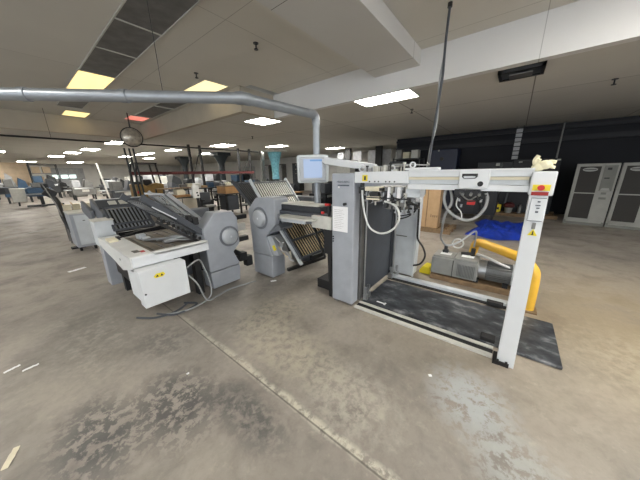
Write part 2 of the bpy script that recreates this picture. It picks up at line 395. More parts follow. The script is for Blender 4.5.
# dark unlit louvre panels in the two rows
def louv(x0,x1,y0,y1,label,g):
    t = thing('louvre_panel', label, 'ceiling panel', ((x0+x1)/2,(y0+y1)/2,ZH), g)
    part('frame', MB().box(x0,x1,y0,y0+.012,ZH-.02,ZH+.02).box(x0,x1,y1-.012,y1,ZH-.02,ZH+.02).box(x0,x0+.02,y0,y1,ZH-.02,ZH+.02).box(x1-.02,x1,y0,y1,ZH-.02,ZH+.02), 'offwhite', t)
    part('louvre', MB().box(x0+.02,x1-.02,y0+.012,y1-.012,ZH-.008,ZH+.01), 'louver', t)
ys = [.95,2.2,3.45,4.7,5.9,7.37]
for i in range(len(ys)-1):
    louv(1.40,2.02,ys[i],ys[i+1],['dark ceiling panel at the top picture edge','dark ceiling panel second from the top edge','large dark ceiling panel in the middle of its row','dark ceiling panel one before the yellow light','dark ceiling panel touching the yellow light'][i],'dark panels in the left ceiling row')
louv(1.42,2.02,9.4,11.3,'dark ceiling panel between the two yellow lights','dark panels in the left ceiling row')
louv(3.36,3.95,7.3,9.2,'dark ceiling panel beyond the warm light at the duct bend','dark panels in the right ceiling row')
louv(3.36,3.95,9.3,11.2,'dark ceiling panel beside the pink light','dark panels in the right ceiling row')
# vent in the low ceiling
t = thing('ceiling_vent','broken ceiling vent with a grey opening and soot around it','vent',(5.7,.2,ZL))
part('frame', MB().box(5.42,5.5,-.1,.5,ZL-.03,ZL+.02).box(5.84,5.92,-.1,.5,ZL-.03,ZL+.02).box(5.42,5.92,-.1,-.05,ZL-.03,ZL+.02).box(5.42,5.92,.45,.5,ZL-.03,ZL+.02),'dark_steel',t)
part('grille', MB().box(5.5,5.84,-.05,.45,ZL-.015,ZL+.018),'charcoal',t); part('blade', MB().box(5.56,5.78,.05,.35,ZL-.05,ZL-.03,.005,T=None),'steel_dull',t)
# sprinklers
def sprinkler(x,y,z,label,stem=.0):
    t = thing('sprinkler_head',label,'sprinkler',(x,y,z),'sprinkler heads on the ceilings')
    part('pipe', MB().cyl((x,y,z),(x,y,z-.09),.012,n=8),'dark_steel',t)
    part('escutcheon', MB().cyl((x,y,z-.0),(x,y,z-.012),.045,n=12),'dark_steel',t); part('deflector', MB().cyl((x,y,z-.088),(x,y,z-.1),.035,n=12),'dark_steel',t)
sprinkler(3.11,3.79,ZH,'sprinkler head above the bend of the silver duct')
sprinkler(3.05,5.78,ZH,'sprinkler head up left of the warm light at the duct bend')
sprinkler(6.98,2.41,ZL+.02,'sprinkler head beyond the bright white ceiling light')
sprinkler(7.31,-1.15,ZL+.02,'sprinkler head at the right picture edge')
sprinkler(6.98,9.2,ZL+.02,'sprinkler head above the teal wrapped column')
t = thing('conduit_pipe','long thin black pipe crossing the room under the beige drop','pipe',(0,12.1,2.86))
part('pipe', MB().cyl((-9.0,12.1,2.86),(9.5,12.1,2.9),.03,n=10),'black',t)
for x,zt in ((-6,ZH),(1.2,ZH),(3.4,ZH),(7.5,ZL+.02)): part('hanger', MB().cyl((x,12.1,2.87),(x,12.1,zt),.006,n=6),'dark_steel',t)

# silver overhead duct
t = thing('overhead_duct','silver round duct from the left edge dropping down behind the monitor','duct',(2.75,2.24,1.0))
A=Vector((1.655,2.285,2.39)); B=Vector((-2.6,6.55,2.4)); Cc=Vector((2.70,2.24,2.40)); D=Vector((2.77,2.24,2.33))
part('duct_run', MB().cyl(B,A,.053,n=24),'galvanised',t)
part('elbow', MB().tube([A+(B-A).normalized()*.06,A,A+(Cc-A).normalized()*.08],.06,n=20),'galvanised',t)
part('duct_run', MB().cyl(A,Cc,.053,n=24),'galvanised',t)
part('elbow', MB().tube([Cc-Vector((.02,0,0)),Cc+Vector((.04,0,-.008)),D,D+Vector((0,0,-.05))],.054,n=20),'galvanised',t)
part('drop_pipe', MB().cyl(D,(2.77,2.24,1.135),.048,n=24),'galvanised',t)
cl = part('coupling', MB(), 'galvanised', t) if False else None
dirn=(B-A).normalized()
for k in (1.1,1.95,3.2):
    p=A+dirn*k; part('coupling', MB().cyl(p-dirn*.03,p+dirn*.03,.06,n=24),'galvanised',t)
for k in (.75,2.2):
    p=A+dirn*k; part('hanger_wire', MB().cyl(p,(p.x,p.y,ZH),.003,n=6),'dark_steel',t)

# hanging cable bundle
t = thing('hanging_cable','dark cable bundle hanging from the ceiling down to the feeder','cable',(4.0,1.02,1.72))
part('ceiling_hook', MB().cyl((4.13,1.03,ZH),(4.13,1.03,ZH-.05),.03,n=10),'black',t)
part('cable', MB().tube([(4.13,1.03,3.77),(4.06,1.02,3.3),(4.01,1.0,2.9),(3.93,1.01,2.4),(3.80,1.0,1.95),(3.73,1.0,1.6)],.016),'charcoal',t)
part('cable', MB().tube([(4.15,1.03,3.77),(4.10,1.03,3.2),(4.0,1.03,2.85),(3.95,1.0,2.3),(3.83,1.02,1.95),(3.76,1.02,1.6)],.013),'hose_grey',t,'lighter grey cable')

# ------------------------------------------------------------------ pallet feeder
t = FE = thing('pallet_feeder','grey and white pallet feeder frame with suction head at centre right','paper feeder',(2.36,.8,0))
part('front_cabinet', MB().box(2.36,2.51,1.385,1.69,.03,1.645,.015),'machine_grey',t)
part('foot', MB().box(2.38,2.44,1.40,1.46,0,.04),'steel_dull',t); part('foot', MB().box(2.38,2.44,1.61,1.67,0,.04),'steel_dull',t)
k = part('control_knob', MB().cyl((2.36,1.495,1.30),(2.325,1.495,1.30),.017,n=16),'black',t)
for z in (.83,.86,.89):
    part('bolt', MB().cyl((2.36,1.665,z),(2.35,1.665,z),.009,n=8),'black',t)
part('bolt', MB().cyl((2.36,1.585,1.49),(2.352,1.585,1.49),.012,.012,n=10),'paper',t,'small white sticker')
bb = part('nameplate_bar', MB().box(2.352,2.362,1.45,1.60,1.503,1.517),'ink',t)
text_part('HEIDELBERG', .030, face_T((2.358,1.53,1.548),(0,-1,0),(0,0,1)), 'ink', t)
sh = part('notice_sheet', MB().box(2.354,2.3605,1.462,1.672,.965,1.265),'paper',t)
lm = MB()
for i in range(11):
    w = random.uniform(.10,.17); z = 1.225-i*.022
    lm.box(2.3525,2.3545,1.65-w,1.65,z,z+.0025)
part('print_lines', lm, 'badge', sh)
# dark pile wall + side strips
part('pile_wall', MB().box(2.64,3.50,1.385,1.405,.06,1.27,.004),'charcoal',t)
part('wall_strip', MB().box(2.52,2.56,1.36,1.41,.03,1.35,.003).box(2.575,2.60,1.365,1.41,.03,1.3,.003),'steel_dull',t)
part('wall_strip', MB().box(2.60,2.64,1.37,1.41,.03,1.31,.003),'charcoal_side',t)
part('wall_strip', MB().box(3.50,3.60,1.37,1.41,.03,1.38,.003),'charcoal_side',t)
part('guide_rod', MB().cyl((3.56,1.34,.03),(3.56,1.34,1.45),.016),'steel',t)
part('guide_rod', MB().cyl((2.575,1.33,.03),(2.575,1.33,1.45),.01),'steel',t)
part('bolt', MB().cyl((3.0,1.386,.86),(3.0,1.378,.86),.012,n=10),'black',t)
for x,y in ((2.60,1.32),(2.70,1.33),(3.46,1.33),(3.58,1.28)):
    part('chain_bracket', MB().box(x-.025,x+.025,y-.03,y+.03,.012,.10,.006).cyl((x,y,.1),(x,y,.19),.012,n=10).box(x-.018,x+.018,y-.018,y+.018,.15,.2,.004),'steel',t)
# rear column
part('rear_column', MB().box(3.70,3.95,1.075,1.43,.02,1.42,.012),'panel_grey',t)
part('slot_cover', MB().box(3.692,3.702,1.2,1.42,.66,.675),'steel_dull',t)
part('rear_column_edge', MB().box(3.685,3.70,1.05,1.075,.02,1.42),'white_paint',t)
# white overhead beam
bm_ = MB().box(2.36,2.47,.80,1.384,1.54,1.655,.006)
part('head_beam', bm_,'white_paint',t)
lab = part('warning_sticker', MB().box(2.355,2.361,1.225,1.285,1.558,1.622),'yellow_bright',t,'yellow warning sticker')
part('sticker_symbol', MB().box(2.352,2.356,1.243,1.262,1.57,1.61),'black',lab)
hd = MB()
for i,yy in enumerate((1.20,1.14,1.10,1.02,.98,.93)): hd.cyl((2.36,yy,1.555),(2.352,yy,1.555),.007,n=8)
part('screw_row', hd,'black',t)
part('long_beam', MB().box(2.37,2.46,-.10,.80,1.60,1.65,.004).box(2.36,2.47,-.10,.80,1.645,1.66,.003).box(2.36,2.47,-.10,.80,1.488,1.535,.004).box(2.42,2.46,-.10,.80,1.53,1.61),'white_paint',t)
part('beam_cover', MB().box(2.365,2.465,.545,.84,1.66,1.683,.006),'white_paint',t)
part('rail_strip', MB().box(2.385,2.42,-.08,.80,1.575,1.598),'cream',t,'tan rail inside the beam channel')
part('rail_strip', MB().box(2.395,2.42,-.08,.80,1.538,1.574),'panel_grey',t)
part('carriage_box', MB().box(2.335,2.48,.16,.37,1.505,1.655,.008),'white_paint',t)
h_ = part('carriage_handle', MB().bprism([(.24,1.625),(.35,1.625),(.35,1.60),(.335,1.585),(.255,1.585),(.24,1.60)],0,2.328,2.337,.003),'black',t)
part('handle_grip', MB().prism([(.25,1.60),(.262,1.590),(.328,1.590),(.34,1.60),(.328,1.606),(.262,1.606)],0,2.322,2.33),'panel_grey',h_)
part('carriage_handle', MB().cyl((2.34,.215,1.545),(2.325,.215,1.545),.02,n=16),'black',t,'round black knob')
part('valve_box', MB().box(2.36,2.47,.20,.40,1.435,1.505,.006),'black',t)
for y0 in (.21,.27,.33): part('hose_fitting', MB().cyl((2.36,y0,1.465),(2.34,y0,1.455),.012,n=10),'steel',t)
# post
part('post', MB().prism([(-.115,0),(-.235,0),(-.20,1.50),(-.098,1.50)],0,2.335,2.44),'white_paint',t)
part('post_head', MB().box(2.325,2.46,-.222,-.088,1.468,1.635,.01),'white_paint',t)
part('post_foot', MB().box(2.31,2.46,-.13,-.085,0,.03).box(2.315,2.33,-.2,-.1,0,.035).cyl((2.32,-.12,.03),(2.32,-.12,.05),.01,n=8).cyl((2.32,-.18,.03),(2.32,-.18,.05),.01,n=8),'black',t)
es = part('stop_plate', MB().box(2.318,2.327,-.200,-.105,1.503,1.545),'yellow_bright',t,'yellow plate behind the emergency stop')
part('stop_button', MB().cyl((2.318,-.150,1.524),(2.295,-.150,1.524),.019,n=20),'red',es)
part('inspection_tape', MB().box(2.319,2.328,-.196,-.104,1.470,1.495),'tape_red',t,'dark red label strip')
dr = part('post_panel', MB().box(2.328,2.336,-.196,-.112,1.285,1.45,.003),'white_paint',t)
part('panel_marks', MB().box(2.325,2.329,-.165,-.15,1.42,1.43).box(2.325,2.329,-.17,-.142,1.395,1.402).box(2.325,2.329,-.168,-.15,1.375,1.383).box(2.325,2.329,-.165,-.148,1.345,1.358).box(2.325,2.329,-.196,-.112,1.449,1.452).box(2.325,2.329,-.196,-.112,1.283,1.286).box(2.325,2.329,-.1135,-.112,1.285,1.45),'ink',dr)
part('latch', MB().box(2.325,2.337,-.168,-.148,1.225,1.27),'steel_dull',t)
tr = part('warning_triangle', MB().prism([(-.188,1.175),(-.133,1.175),(-.16,1.225)],0,2.329,2.3365),'yellow_bright',t,'yellow warning triangle')
part('triangle_mark', MB().box(2.326,2.330,-.164,-.157,1.183,1.208).prism([(-.170,1.181),(-.150,1.181),(-.160,1.190)],0,2.326,2.33),'black',tr)
# base plate and rails
part('front_rail', MB().box(2.37,2.42,-.08,1.36,0,.02).box(2.50,2.54,-.08,1.36,0,.02),'offwhite',t)
part('front_rail', MB().box(2.42,2.50,-.08,1.36,0,.008),'black',t,'black groove strip between the front rails')
part('rear_rail', MB().box(3.50,3.60,-.25,1.40,0,.05,.004),'panel_grey',t)
part('rear_rail', MB().box(3.44,3.50,-.25,1.36,0,.012),'black_rubber',t)
part('stop_pad', MB().box(2.56,2.66,-.085,.035,.03,.07,.008),'black_rubber',t); part('stop_pad', MB().box(3.38,3.46,-.12,.05,.02,.075,.008),'black_rubber',t)
# suction head under/behind beam
for yy in (1.345,1.20,1.03,.87):
    pass
part('lifting_eye', MB().torus((2.44,1.335,1.69),(1,.3,0),.032,.009).cyl((2.44,1.335,1.64),(2.44,1.335,1.66),.014,n=10),'white_paint',t)
part('lifting_eye', MB().torus((2.46,1.0,1.685),(1,0,0),.024,.008),'white_paint',t)
part('lifting_eye', MB().torus((2.46,.80,1.71),(1,0,0),.024,.008),'white_paint',t)
sh = part('suction_head', MB().box(2.50,2.78,.86,1.30,1.36,1.50,.01),'steel_dull',t)
for i in range(9):
    yy = .84+i*.055
    part('suction_tube', MB().cyl((2.46+.03*(i%2),yy,1.30+.02*(i%3)),(2.46+.03*(i%2),yy,1.5),.010+.004*(i%2),n=10).box(2.43,2.48,yy-.018,yy+.018,1.40+.03*(i%2),1.44+.03*(i%2),.003),'steel' if i%3 else 'offwhite',sh)
part('vacuum_block', MB().box(2.62,2.80,.90,1.12,1.24,1.36,.008),'steel_dull',sh)
part('valve_row', MB().box(2.46,2.50,.83,1.02,1.30,1.34,.004),'steel_dull',sh)
for q,(yy,zz,mm) in enumerate(((.80,1.33,'black'),(.86,1.36,'steel'),(.92,1.32,'offwhite'),(.98,1.37,'black'),(1.05,1.33,'steel'),(1.16,1.36,'dark_steel'),(1.24,1.38,'steel'))):
    part('small_valve', MB().cyl((2.42,yy,zz),(2.47,yy,zz),.014,n=10).box(2.44,2.47,yy-.01,yy+.01,zz,zz+.05,.002),mm,sh)
part('thin_tube', MB().tube([(2.41,1.24,1.47),(2.40,1.2,1.40),(2.40,1.14,1.45),(2.41,1.08,1.38),(2.41,1.0,1.44),(2.41,.93,1.36),(2.42,.84,1.42)],.004),'black',sh)
part('thin_tube', MB().tube([(2.42,.97,1.33),(2.5,.88,1.36),(2.7,.80,1.33),(3.0,.86,1.30),(3.5,1.0,1.28)],.007),'hose_grey',sh)
part('clamp_plate', MB().box(2.40,2.44,.885,.915,1.38,1.50,.003).box(2.40,2.43,.99,1.015,1.36,1.50,.003),'paper',sh)
part('bracket', MB().box(2.39,2.46,1.07,1.27,1.455,1.50,.004).box(2.40,2.45,1.10,1.25,1.36,1.40,.004),'cream',sh)
part('black_fitting', MB().box(2.38,2.43,1.06,1.10,1.46,1.49,.004),'black',sh); part('black_fitting', MB().box(2.39,2.43,1.11,1.21,1.40,1.445,.003),'black',sh); part('black_fitting', MB().box(2.385,2.42,.93,.96,1.34,1.36),'black',sh); part('black_fitting', MB().box(2.4,2.43,1.2,1.23,1.33,1.36),'black',sh)
part('top_clamp', MB().box(2.40,2.46,1.13,1.17,1.655,1.71,.006).box(2.40,2.46,1.05,1.075,1.655,1.715,.004).box(2.41,2.45,.93,.97,1.655,1.675).cyl((2.43,1.10,1.655),(2.43,1.10,1.70),.008,n=8).cyl((2.43,.90,1.655),(2.43,.90,1.69),.007,n=8).box(2.41,2.46,.84,.99,1.70,1.706),'offwhite',t)
part('cross_beam', MB().box(2.47,3.9,1.22,1.32,1.46,1.54,.006),'machine_grey',t)
part('rear_head', MB().box(3.45,3.95,1.05,1.45,1.30,1.42,.01).box(2.9,3.45,1.15,1.32,1.33,1.45,.008),'machine_grey_dark',t)
part('top_line', MB().tube([(2.43,1.15,1.70),(2.45,1.0,1.72),(2.5,.85,1.715),(3.0,.8,1.72),(3.6,.98,1.76)],.006),'hose_grey',t)
part('manifold', MB().box(2.44,2.60,.70,.84,1.40,1.485,.006),'panel_grey',sh); part('manifold', MB().box(2.42,2.47,1.02,1.06,1.28,1.46,.004),'dark_steel',sh); part('manifold', MB().box(2.42,2.46,1.28,1.36,1.42,1.49,.004),'black',sh)
for q in range(6):
    yy = .78+q*.045; part('sucker_foot', MB().cyl((2.52,yy,1.23+.015*(q%2)),(2.52,yy,1.38),.009,n=8).cyl((2.52,yy,1.22+.015*(q%2)),(2.52,yy,1.235+.015*(q%2)),.018,n=10),'dark_steel' if q%2 else 'steel',sh)
part('spindle', MB().cyl((2.40,1.30,1.385),(2.40,.80,1.385),.006,n=8),'dark_steel',sh); part('cable_chain', MB().tube([(2.44,.82,1.35),(2.6,.76,1.30),(2.8,.84,1.24),(2.95,1.0,1.22),(2.8,1.15,1.24)],.014),'black',sh)
for q,(yy,zz) in enumerate(((1.27,1.70),(1.19,1.69),(1.01,1.72),(.87,1.72))): part('top_knob', MB().cyl((2.43,yy,1.655),(2.43,yy,zz),.008,n=8).cyl((2.43,yy,zz),(2.43,yy,zz+.018),.016,n=12),'offwhite' if q%2 else 'black',t)
# hoses of the feeder
part('air_hose', MB().tube([(2.40,1.305,1.46),(2.39,1.29,1.35),(2.38,1.25,1.19),(2.38,1.19,1.06),(2.38,1.08,1.01),(2.38,.98,1.03),(2.38,.90,1.10),(2.38,.865,1.20),(2.38,.89,1.29),(2.40,.96,1.335),(2.42,1.05,1.35)],.011),'hose_white',t)
part('air_hose', MB().tube([(2.42,.475,1.49),(2.41,.478,1.40),(2.41,.43,1.30),(2.41,.32,1.235),(2.41,.23,1.25),(2.41,.17,1.33),(2.40,.155,1.42),(2.40,.17,1.47)],.012),'hose_grey',t)
part('air_hose', MB().tube([(2.43,.44,1.49),(2.45,.42,1.38),(2.46,.46,1.27),(2.6,.50,1.15),(2.9,.56,1.0),(3.2,.62,.85),(3.3,.58,.74),(3.4,.52,.72),(3.5,.42,.78),(3.7,.33,.86),(4.0,.32,.78),(4.1,.33,.55)],.012),'hose_grey',t)
part('air_hose', MB().tube([(2.37,.22,1.455),(2.35,.27,1.415),(2.35,.31,1.43),(2.36,.35,1.47)],.006),'steel_dull',t)
part('air_hose', MB().tube([(2.37,.36,1.45),(2.38,.37,1.36),(2.40,.33,1.30),(2.42,.32,1.235)],.005),'hose_white',t)
part('air_hose', MB().tube([(2.35,.16,1.46),(2.35,.2,1.42),(2.35,.27,1.40),(2.35,.34,1.42),(2.36,.4,1.46)],.004),'black',t)
part('red_valve', MB().box(2.42,2.46,.24,.30,1.365,1.40,.004),'red',t)
part('brass_fitting', MB().cyl((2.43,.36,1.39),(2.43,.36,1.42),.010,n=8).cyl((2.43,.34,1.34),(2.43,.34,1.365),.010,n=8).cyl((2.43,.20,1.39),(2.43,.20,1.42),.010,n=8),'steel',t)
for a in ([(3.66,1.25,1.32),(3.68,1.10,1.1),(3.66,1.20,1.02),(3.62,1.38,.98)],[(3.66,1.09,1.1),(3.64,1.18,1.0),(3.62,1.3,.95),(3.6,1.39,.93)]):
    part('black_cable', MB().tube(a,.009),'black',t)
part('black_cable', MB().tube([(3.66,1.06,1.30),(3.66,1.045,1.1),(3.66,1.035,.8),(3.66,1.02,.66),(3.64,.93,.55),(3.64,.89,.42),(3.66,.95,.28),(3.68,1.06,.22)],.014),'black',t)
part('cable_bracket', MB().box(3.62,3.68,1.03,1.09,1.22,1.28,.004).box(3.63,3.67,1.04,1.07,1.12,1.15),'paper',t)

solo('lift_plate', MB().box(2.56,3.34,-.56,1.34,.004,.03,.004),'plate','scuffed dark steel plate lying on the floor under the feeder beam','plate',(2.95,.4,0))
solo('work_gloves', MB().ball((2.39,-.115,1.665),.03,sq=(1,1.3,1)).ball((2.39,-.15,1.68),.035,sq=(1,1.2,.9)).tube([(2.39,-.10,1.67),(2.39,-.09,1.71),(2.39,-.105,1.745)],.014).tube([(2.39,-.14,1.68),(2.39,-.17,1.70),(2.39,-.205,1.695)],.013).tube([(2.39,-.15,1.68),(2.39,-.185,1.665),(2.39,-.205,1.66)],.011).tube([(2.39,-.10,1.68),(2.38,-.115,1.72)],.012),'glove','crumpled cream gloves lying on top of the white post','gloves',(2.39,-.14,1.635))

# monitor arm + monitor
t = thing('control_monitor','grey touch screen terminal showing a pale blue screen on an arm','monitor',(2.58,2.2,1.5))
c = Vector((2.60,2.175,1.70)); n_ = Vector((-.753,-.6,-.12)).normalized(); r_ = Vector((.6,-.753,0)); r_ = Vector((.623,-.782,0)); up_ = Vector((-.09,-.07,.99)).normalized()
def mon(w,h,d0,d1,bev=.01,dx=0,dz=0):
    T = face_T(c,(r_.x,r_.y,0),(up_.x,up_.y,up_.z)); return MB().box(-w/2+dx,w/2+dx,-h/2+dz,h/2+dz,d0,d1,bev,T=T)
part('case', mon(.43,.37,-.09,.0,.03),'monitor_case',t)
part('bezel', mon(.36,.32,-.01,.006,.015),'hub_grey',t)
s_ = part('screen', mon(.25,.245,.0,.010,.002,.0,.01),'screen_glow',t)
part('title_bar', mon(.16,.02,.009,.0115,.0,.045,.115),'screen_bar',s_)
t = thing('monitor_arm','white swing arm carrying the touch screen above the feeder cabinet','arm',(2.48,1.28,1.65))
part('arm_beam', MB().bprism([(1.22,1.69),(1.25,1.735),(1.93,1.845),(1.95,1.80),(1.93,1.755),(1.5,1.695)],0,2.54,2.62,.006),'white_paint',t)
part('pivot', MB().cyl((2.56,1.25,1.545),(2.56,1.25,1.70),.035),'steel',t)
part('mount_block', MB().box(2.66,2.72,1.93,2.2,1.78,1.83,.01),'white_paint',t)

# loose paper bits
# ------------------------------------------------------------------ vacuum pump
t = thing('vacuum_pump','grey vacuum pump with ribbed motor on a small wooden base','pump',(4.05,.4,0))
part('base_board', MB().box(3.86,4.22,-.2,.84,.0,.08,.004),'wood',t)
part('pump_body', MB().box(3.86,4.22,.22,.84,.10,.37,.015),'pump_grey',t)
part('lid', MB().box(3.88,4.20,.54,.83,.365,.395,.01).box(3.86,4.21,.23,.53,.365,.405,.01),'pump_grey',t)
gr = MB()
for i in range(12): gr.box(3.852,3.862,.26+.019*i,.27+.019*i,.13,.32)
part('vent_grille', gr,'motor_grey',t); part('seam', MB().box(3.853,3.862,.535,.543,.1,.36),'black',t)
part('label_plate', MB().box(3.98,4.10,.60,.75,.395,.399),'paper',t); part('label_plate', MB().box(3.98,4.10,.30,.46,.405,.409),'paper',t)
mo = MB().cyl((4.03,-.16,.25),(4.03,.16,.25),.125,n=32)
for i in range(28):
    a = 2*PI*i/28; mo.bar((4.03+.13*math.cos(a),-.15,.25+.13*math.sin(a)),(4.03+.13*math.cos(a),.13,.25+.13*math.sin(a)),.006,.02,up=(math.cos(a),0,math.sin(a)))
part('motor', mo,'motor_grey',t)
part('coupling_ring', MB().cyl((4.03,.13,.25),(4.03,.22,.25),.14,n=32),'steel',t)
part('fan_cover', MB().cyl((4.03,-.25,.25),(4.03,-.16,.25),.145,.15,n=32),'hub_grey',t)
part('pump_foot', MB().box(3.9,4.16,.20,.26,.08,.14),'black',t); part('pump_foot', MB().box(3.9,4.16,-.14,-.08,.08,.14),'black',t)
part('hose_connector', MB().cyl((4.1,.70,.38),(4.1,.70,.52),.025,n=12).box(4.06,4.14,.66,.74,.38,.44,.006),'dark_steel',t)
part('hose_connector', MB().cyl((4.1,.33,.38),(4.1,.33,.52),.03,n=12).cyl((4.1,.33,.44),(4.1,.48,.42),.025,n=12),'black',t)
part('outlet_tube', MB().tube([(4.1,.28,.45),(4.0,.12,.44),(3.95,-.02,.40),(3.98,-.12,.36)],.018),'hose_white',t)
part('coiled_hose', MB().torus((3.9,.52,.62),(1,.2,.1),.07,.010),'hose_white',t)

t = thing('guard_rail','thick yellow pipe guard bent to the floor behind the pump','guard rail',(3.62,-.38,0))
part('rail_pipe', MB().tube([(4.45,.36,.0),(4.45,.36,.35),(4.36,.33,.53),(4.2,.27,.60),(4.0,.14,.62),(3.80,-.06,.62),(3.68,-.21,.60),(3.60,-.31,.53),(3.575,-.345,.42),(3.575,-.355,.02)],.06,n=20),'yellow_paint',t)
part('base_flange', MB().box(3.49,3.66,-.44,-.27,0,.025,.003),'wood',t,'rusty yellow base plate')
part('tape_band', MB().bar((3.965,.10,.672),(3.90,.04,.672),.03,.01),'black',t)
solo('wheel_chock', MB().bprism([(.86,0),(1.04,0),(1.04,.06),(.98,.13),(.88,.12)],0,3.98,4.2,.01),'yellow_bright','small yellow block on the floor beside the rear column','block',(4.1,.95,0))

# ------------------------------------------------------------------ carton on pallet, tarp
t = thing('shipping_pallet','low wooden pallet under the tall brown carton','pallet',(7.4,1.55,0))
pm = MB()
for i in range(5): pm.box(6.98,7.9,1.15+i*.19,1.27+i*.19,.10,.12)
part('deck', pm,'wood',t)
for x in (7.0,7.4,7.78): part('bearer', MB().box(x,x+.09,1.15,2.03,.0,.10),'wood',t)
t = thing('tall_carton','tall brown cardboard carton standing on a pallet behind the feeder','carton',(7.45,1.55,.14))
part('carton_body', MB().box(7.08,7.38,1.50,1.95,.121,1.25,.01),'cardboard',t)
part('lid', MB().box(7.06,7.40,1.48,1.97,1.20,1.29,.005),'cream',t)
part('corner_board', MB().box(7.065,7.10,1.80,1.82,.14,1.2),'wood',t)
part('print_mark', MB().box(7.072,7.081,1.52,1.55,.42,.48).box(7.072,7.081,1.57,1.60,.42,.48).box(7.072,7.081,1.62,1.65,.42,.48).box(7.072,7.081,1.68,1.70,.42,.5),'wood',t)

bmt = MB(); nx, ny = 80, 54; vs = []; fs = []
for i in range(nx+1):
    for j in range(ny+1):
        u = i/nx; v = j/ny; x = 7.15+u*2.1+.12*math.sin(9*v); y = -.62+v*1.36+.10*math.sin(7*u+1)
        e = min(u,1-u,v,1-v)*6; e = min(1,e)
        q = mnoise.noise(Vector((x*2.2,y*2.6,1.3))); q2 = mnoise.noise(Vector((x*5.5+3,y*6,4.1))); q3 = mnoise.noise(Vector((x*13,y*12,8.)))
        z = .015+e*(.09+.16*(.5-abs(q))*(.6+.4*math.sin(3*u))+.10*(.4-abs(q2))+.03*q3)
        vs.append((x,y,max(z,.01)))
fs = [(i*(ny+1)+j,(i+1)*(ny+1)+j,(i+1)*(ny+1)+j+1,i*(ny+1)+j+1) for i in range(nx) for j in range(ny)]
bmt._add(vs,fs,True)
solo('tarp', bmt,'tarp','crumpled shiny blue tarp lying on the floor behind the white post','tarp',(8.2,0,0))

# ------------------------------------------------------------------ folding unit 1 (parallel)
def hub(mb0, mb1, mb2, parent): pass
t = F1 = thing('folding_unit','grey buckle folding unit with round hub cover, nearest the feeder','folding machine',(2.33,3.1,0))
part('side_base', MB().bprism([(3.325,.02),(2.845,.02),(2.825,.385),(3.31,.375)],0,2.33,2.60,.012),'machine_grey',t)
part('side_housing', MB().bprism([(3.31,.385),(2.825,.40),(2.95,.70),(2.70,.92),(2.68,1.29),(2.74,1.32),(3.12,1.30),(3.34,1.10),(3.31,.62)],0,2.325,2.60,.012),'machine_grey',t)
part('hub_ring', MB().cyl((2.326,3.045,.985),(2.318,3.045,.985),.175,n=40),'machine_grey_dark',t)
hb = part('hub_cover', MB().lathe([(0,-.045),(.10,-.045),(.135,-.035),(.14,0)],(2.32,3.045,.985),(1,0,0),36),'hub_grey',t)
part('hub_bolt', MB().cyl((2.28,3.045,.985),(2.268,3.045,.985),.015,n=12),'white_paint',hb)
part('control_panel', MB().bprism([(2.83,.40),(2.70,.42),(2.84,.72),(2.95,.70)],0,2.36,2.58,.006),'hub_grey',t)
part('warning_sticker', MB().bar((2.345+.01,2.76,.50),(2.345+.01,2.80,.575),.05,.03),'yellow_bright',t)
part('hood', MB().bprism([(2.95,.72),(2.66,.93),(2.60,.88),(2.62,.84)],0,2.34,2.60,.004),'machine_grey_dark',t)
# right side housing
part('far_side_housing', MB().box(3.25,3.42,2.75,3.35,.0,1.25,.02),'machine_grey_dark',t)
part('roller', MB().cyl((2.6,3.0,.98),(3.25,3.0,.98),.05),'dark_steel',t); part('roller', MB().cyl((2.6,3.1,.88),(3.25,3.1,.88),.05),'steel',t); part('roller', MB().cyl((2.6,2.9,.88),(3.25,2.9,.88),.05),'dark_steel',t)
part('cross_bar', MB().box(2.6,3.3,3.0,3.2,.3,.7),'black',t)
part('cross_bar', MB().bar((2.55,2.72,.12),(3.4,2.60,.12),.05,.05),'black',t)
def rack(parent, x0, x1, top, bot, ns, slat, frame, name='buckle_plate', slw=.012, axis='x', plate='black', railm=None, bars=(.0,.5,1.0)):
    """inclined slatted plate. top/bot: (u,z) of the profile; x0..x1 its width"""
    def P(x,u,z): return (x,u,z) if axis == 'x' else (u,x,z)
    d = Vector((0,bot[0]-top[0],bot[1]-top[1])).normalized(); nn = Vector((0,d.z,-d.y))
    if nn.z < 0: nn = -nn
    off = lambda k: (top[0]+nn.y*k, top[1]+nn.z*k, bot[0]+nn.y*k, bot[1]+nn.z*k)
    nrm = (0,nn.y,nn.z) if axis == 'x' else (nn.y,0,nn.z)
    a = off(-.03); xm=(x0+x1)/2
    bp = part(name, MB().bar(P(xm,a[0],a[1]),P(xm,a[2],a[3]),abs(x1-x0)-.02,.012,up=nrm), plate, parent) if plate else None
    m = MB(); a = off(.0)
    for i in range(ns):
        x = x0+(x1-x0)*(i+.7)/(ns+.4); m.bar(P(x,a[0],a[1]),P(x,a[2],a[3]),slw,.012,up=nrm)
    bp2 = part('slats', m, slat, bp or parent); bp = bp or bp2
    a = off(.012)
    for x in (x0,x1): part('side_rail', MB().bar(P(x,a[0]+(top[0]-bot[0])*.08,a[1]+(top[1]-bot[1])*.08),P(x,a[2],a[3]),.028,.05,.004,up=nrm), railm or frame, bp)
    for tt in bars:
        u = a[0]+(a[2]-a[0])*tt; z = a[1]+(a[3]-a[1])*tt
        part('cross_bar', MB().bar(P(x0,u,z),P(x1,u,z),.035,.03,.004), frame, bp)
    return bp
rack(t,2.44,3.22,(3.36,1.52),(2.99,1.06),16,'bright_slat','steel',slw=.02,bars=(.03,.55),plate='black',railm='panel_grey')
rack(t,2.44,3.22,(3.86,1.50),(3.34,1.08),18,'steel_dull','charcoal',slw=.014,bars=(.03,.9),plate='charcoal')
rack(t,2.42,3.20,(2.74,.96),(2.30,.44),14,'brass_slat','charcoal',slw=.014,bars=(.55,1.0),plate='black')
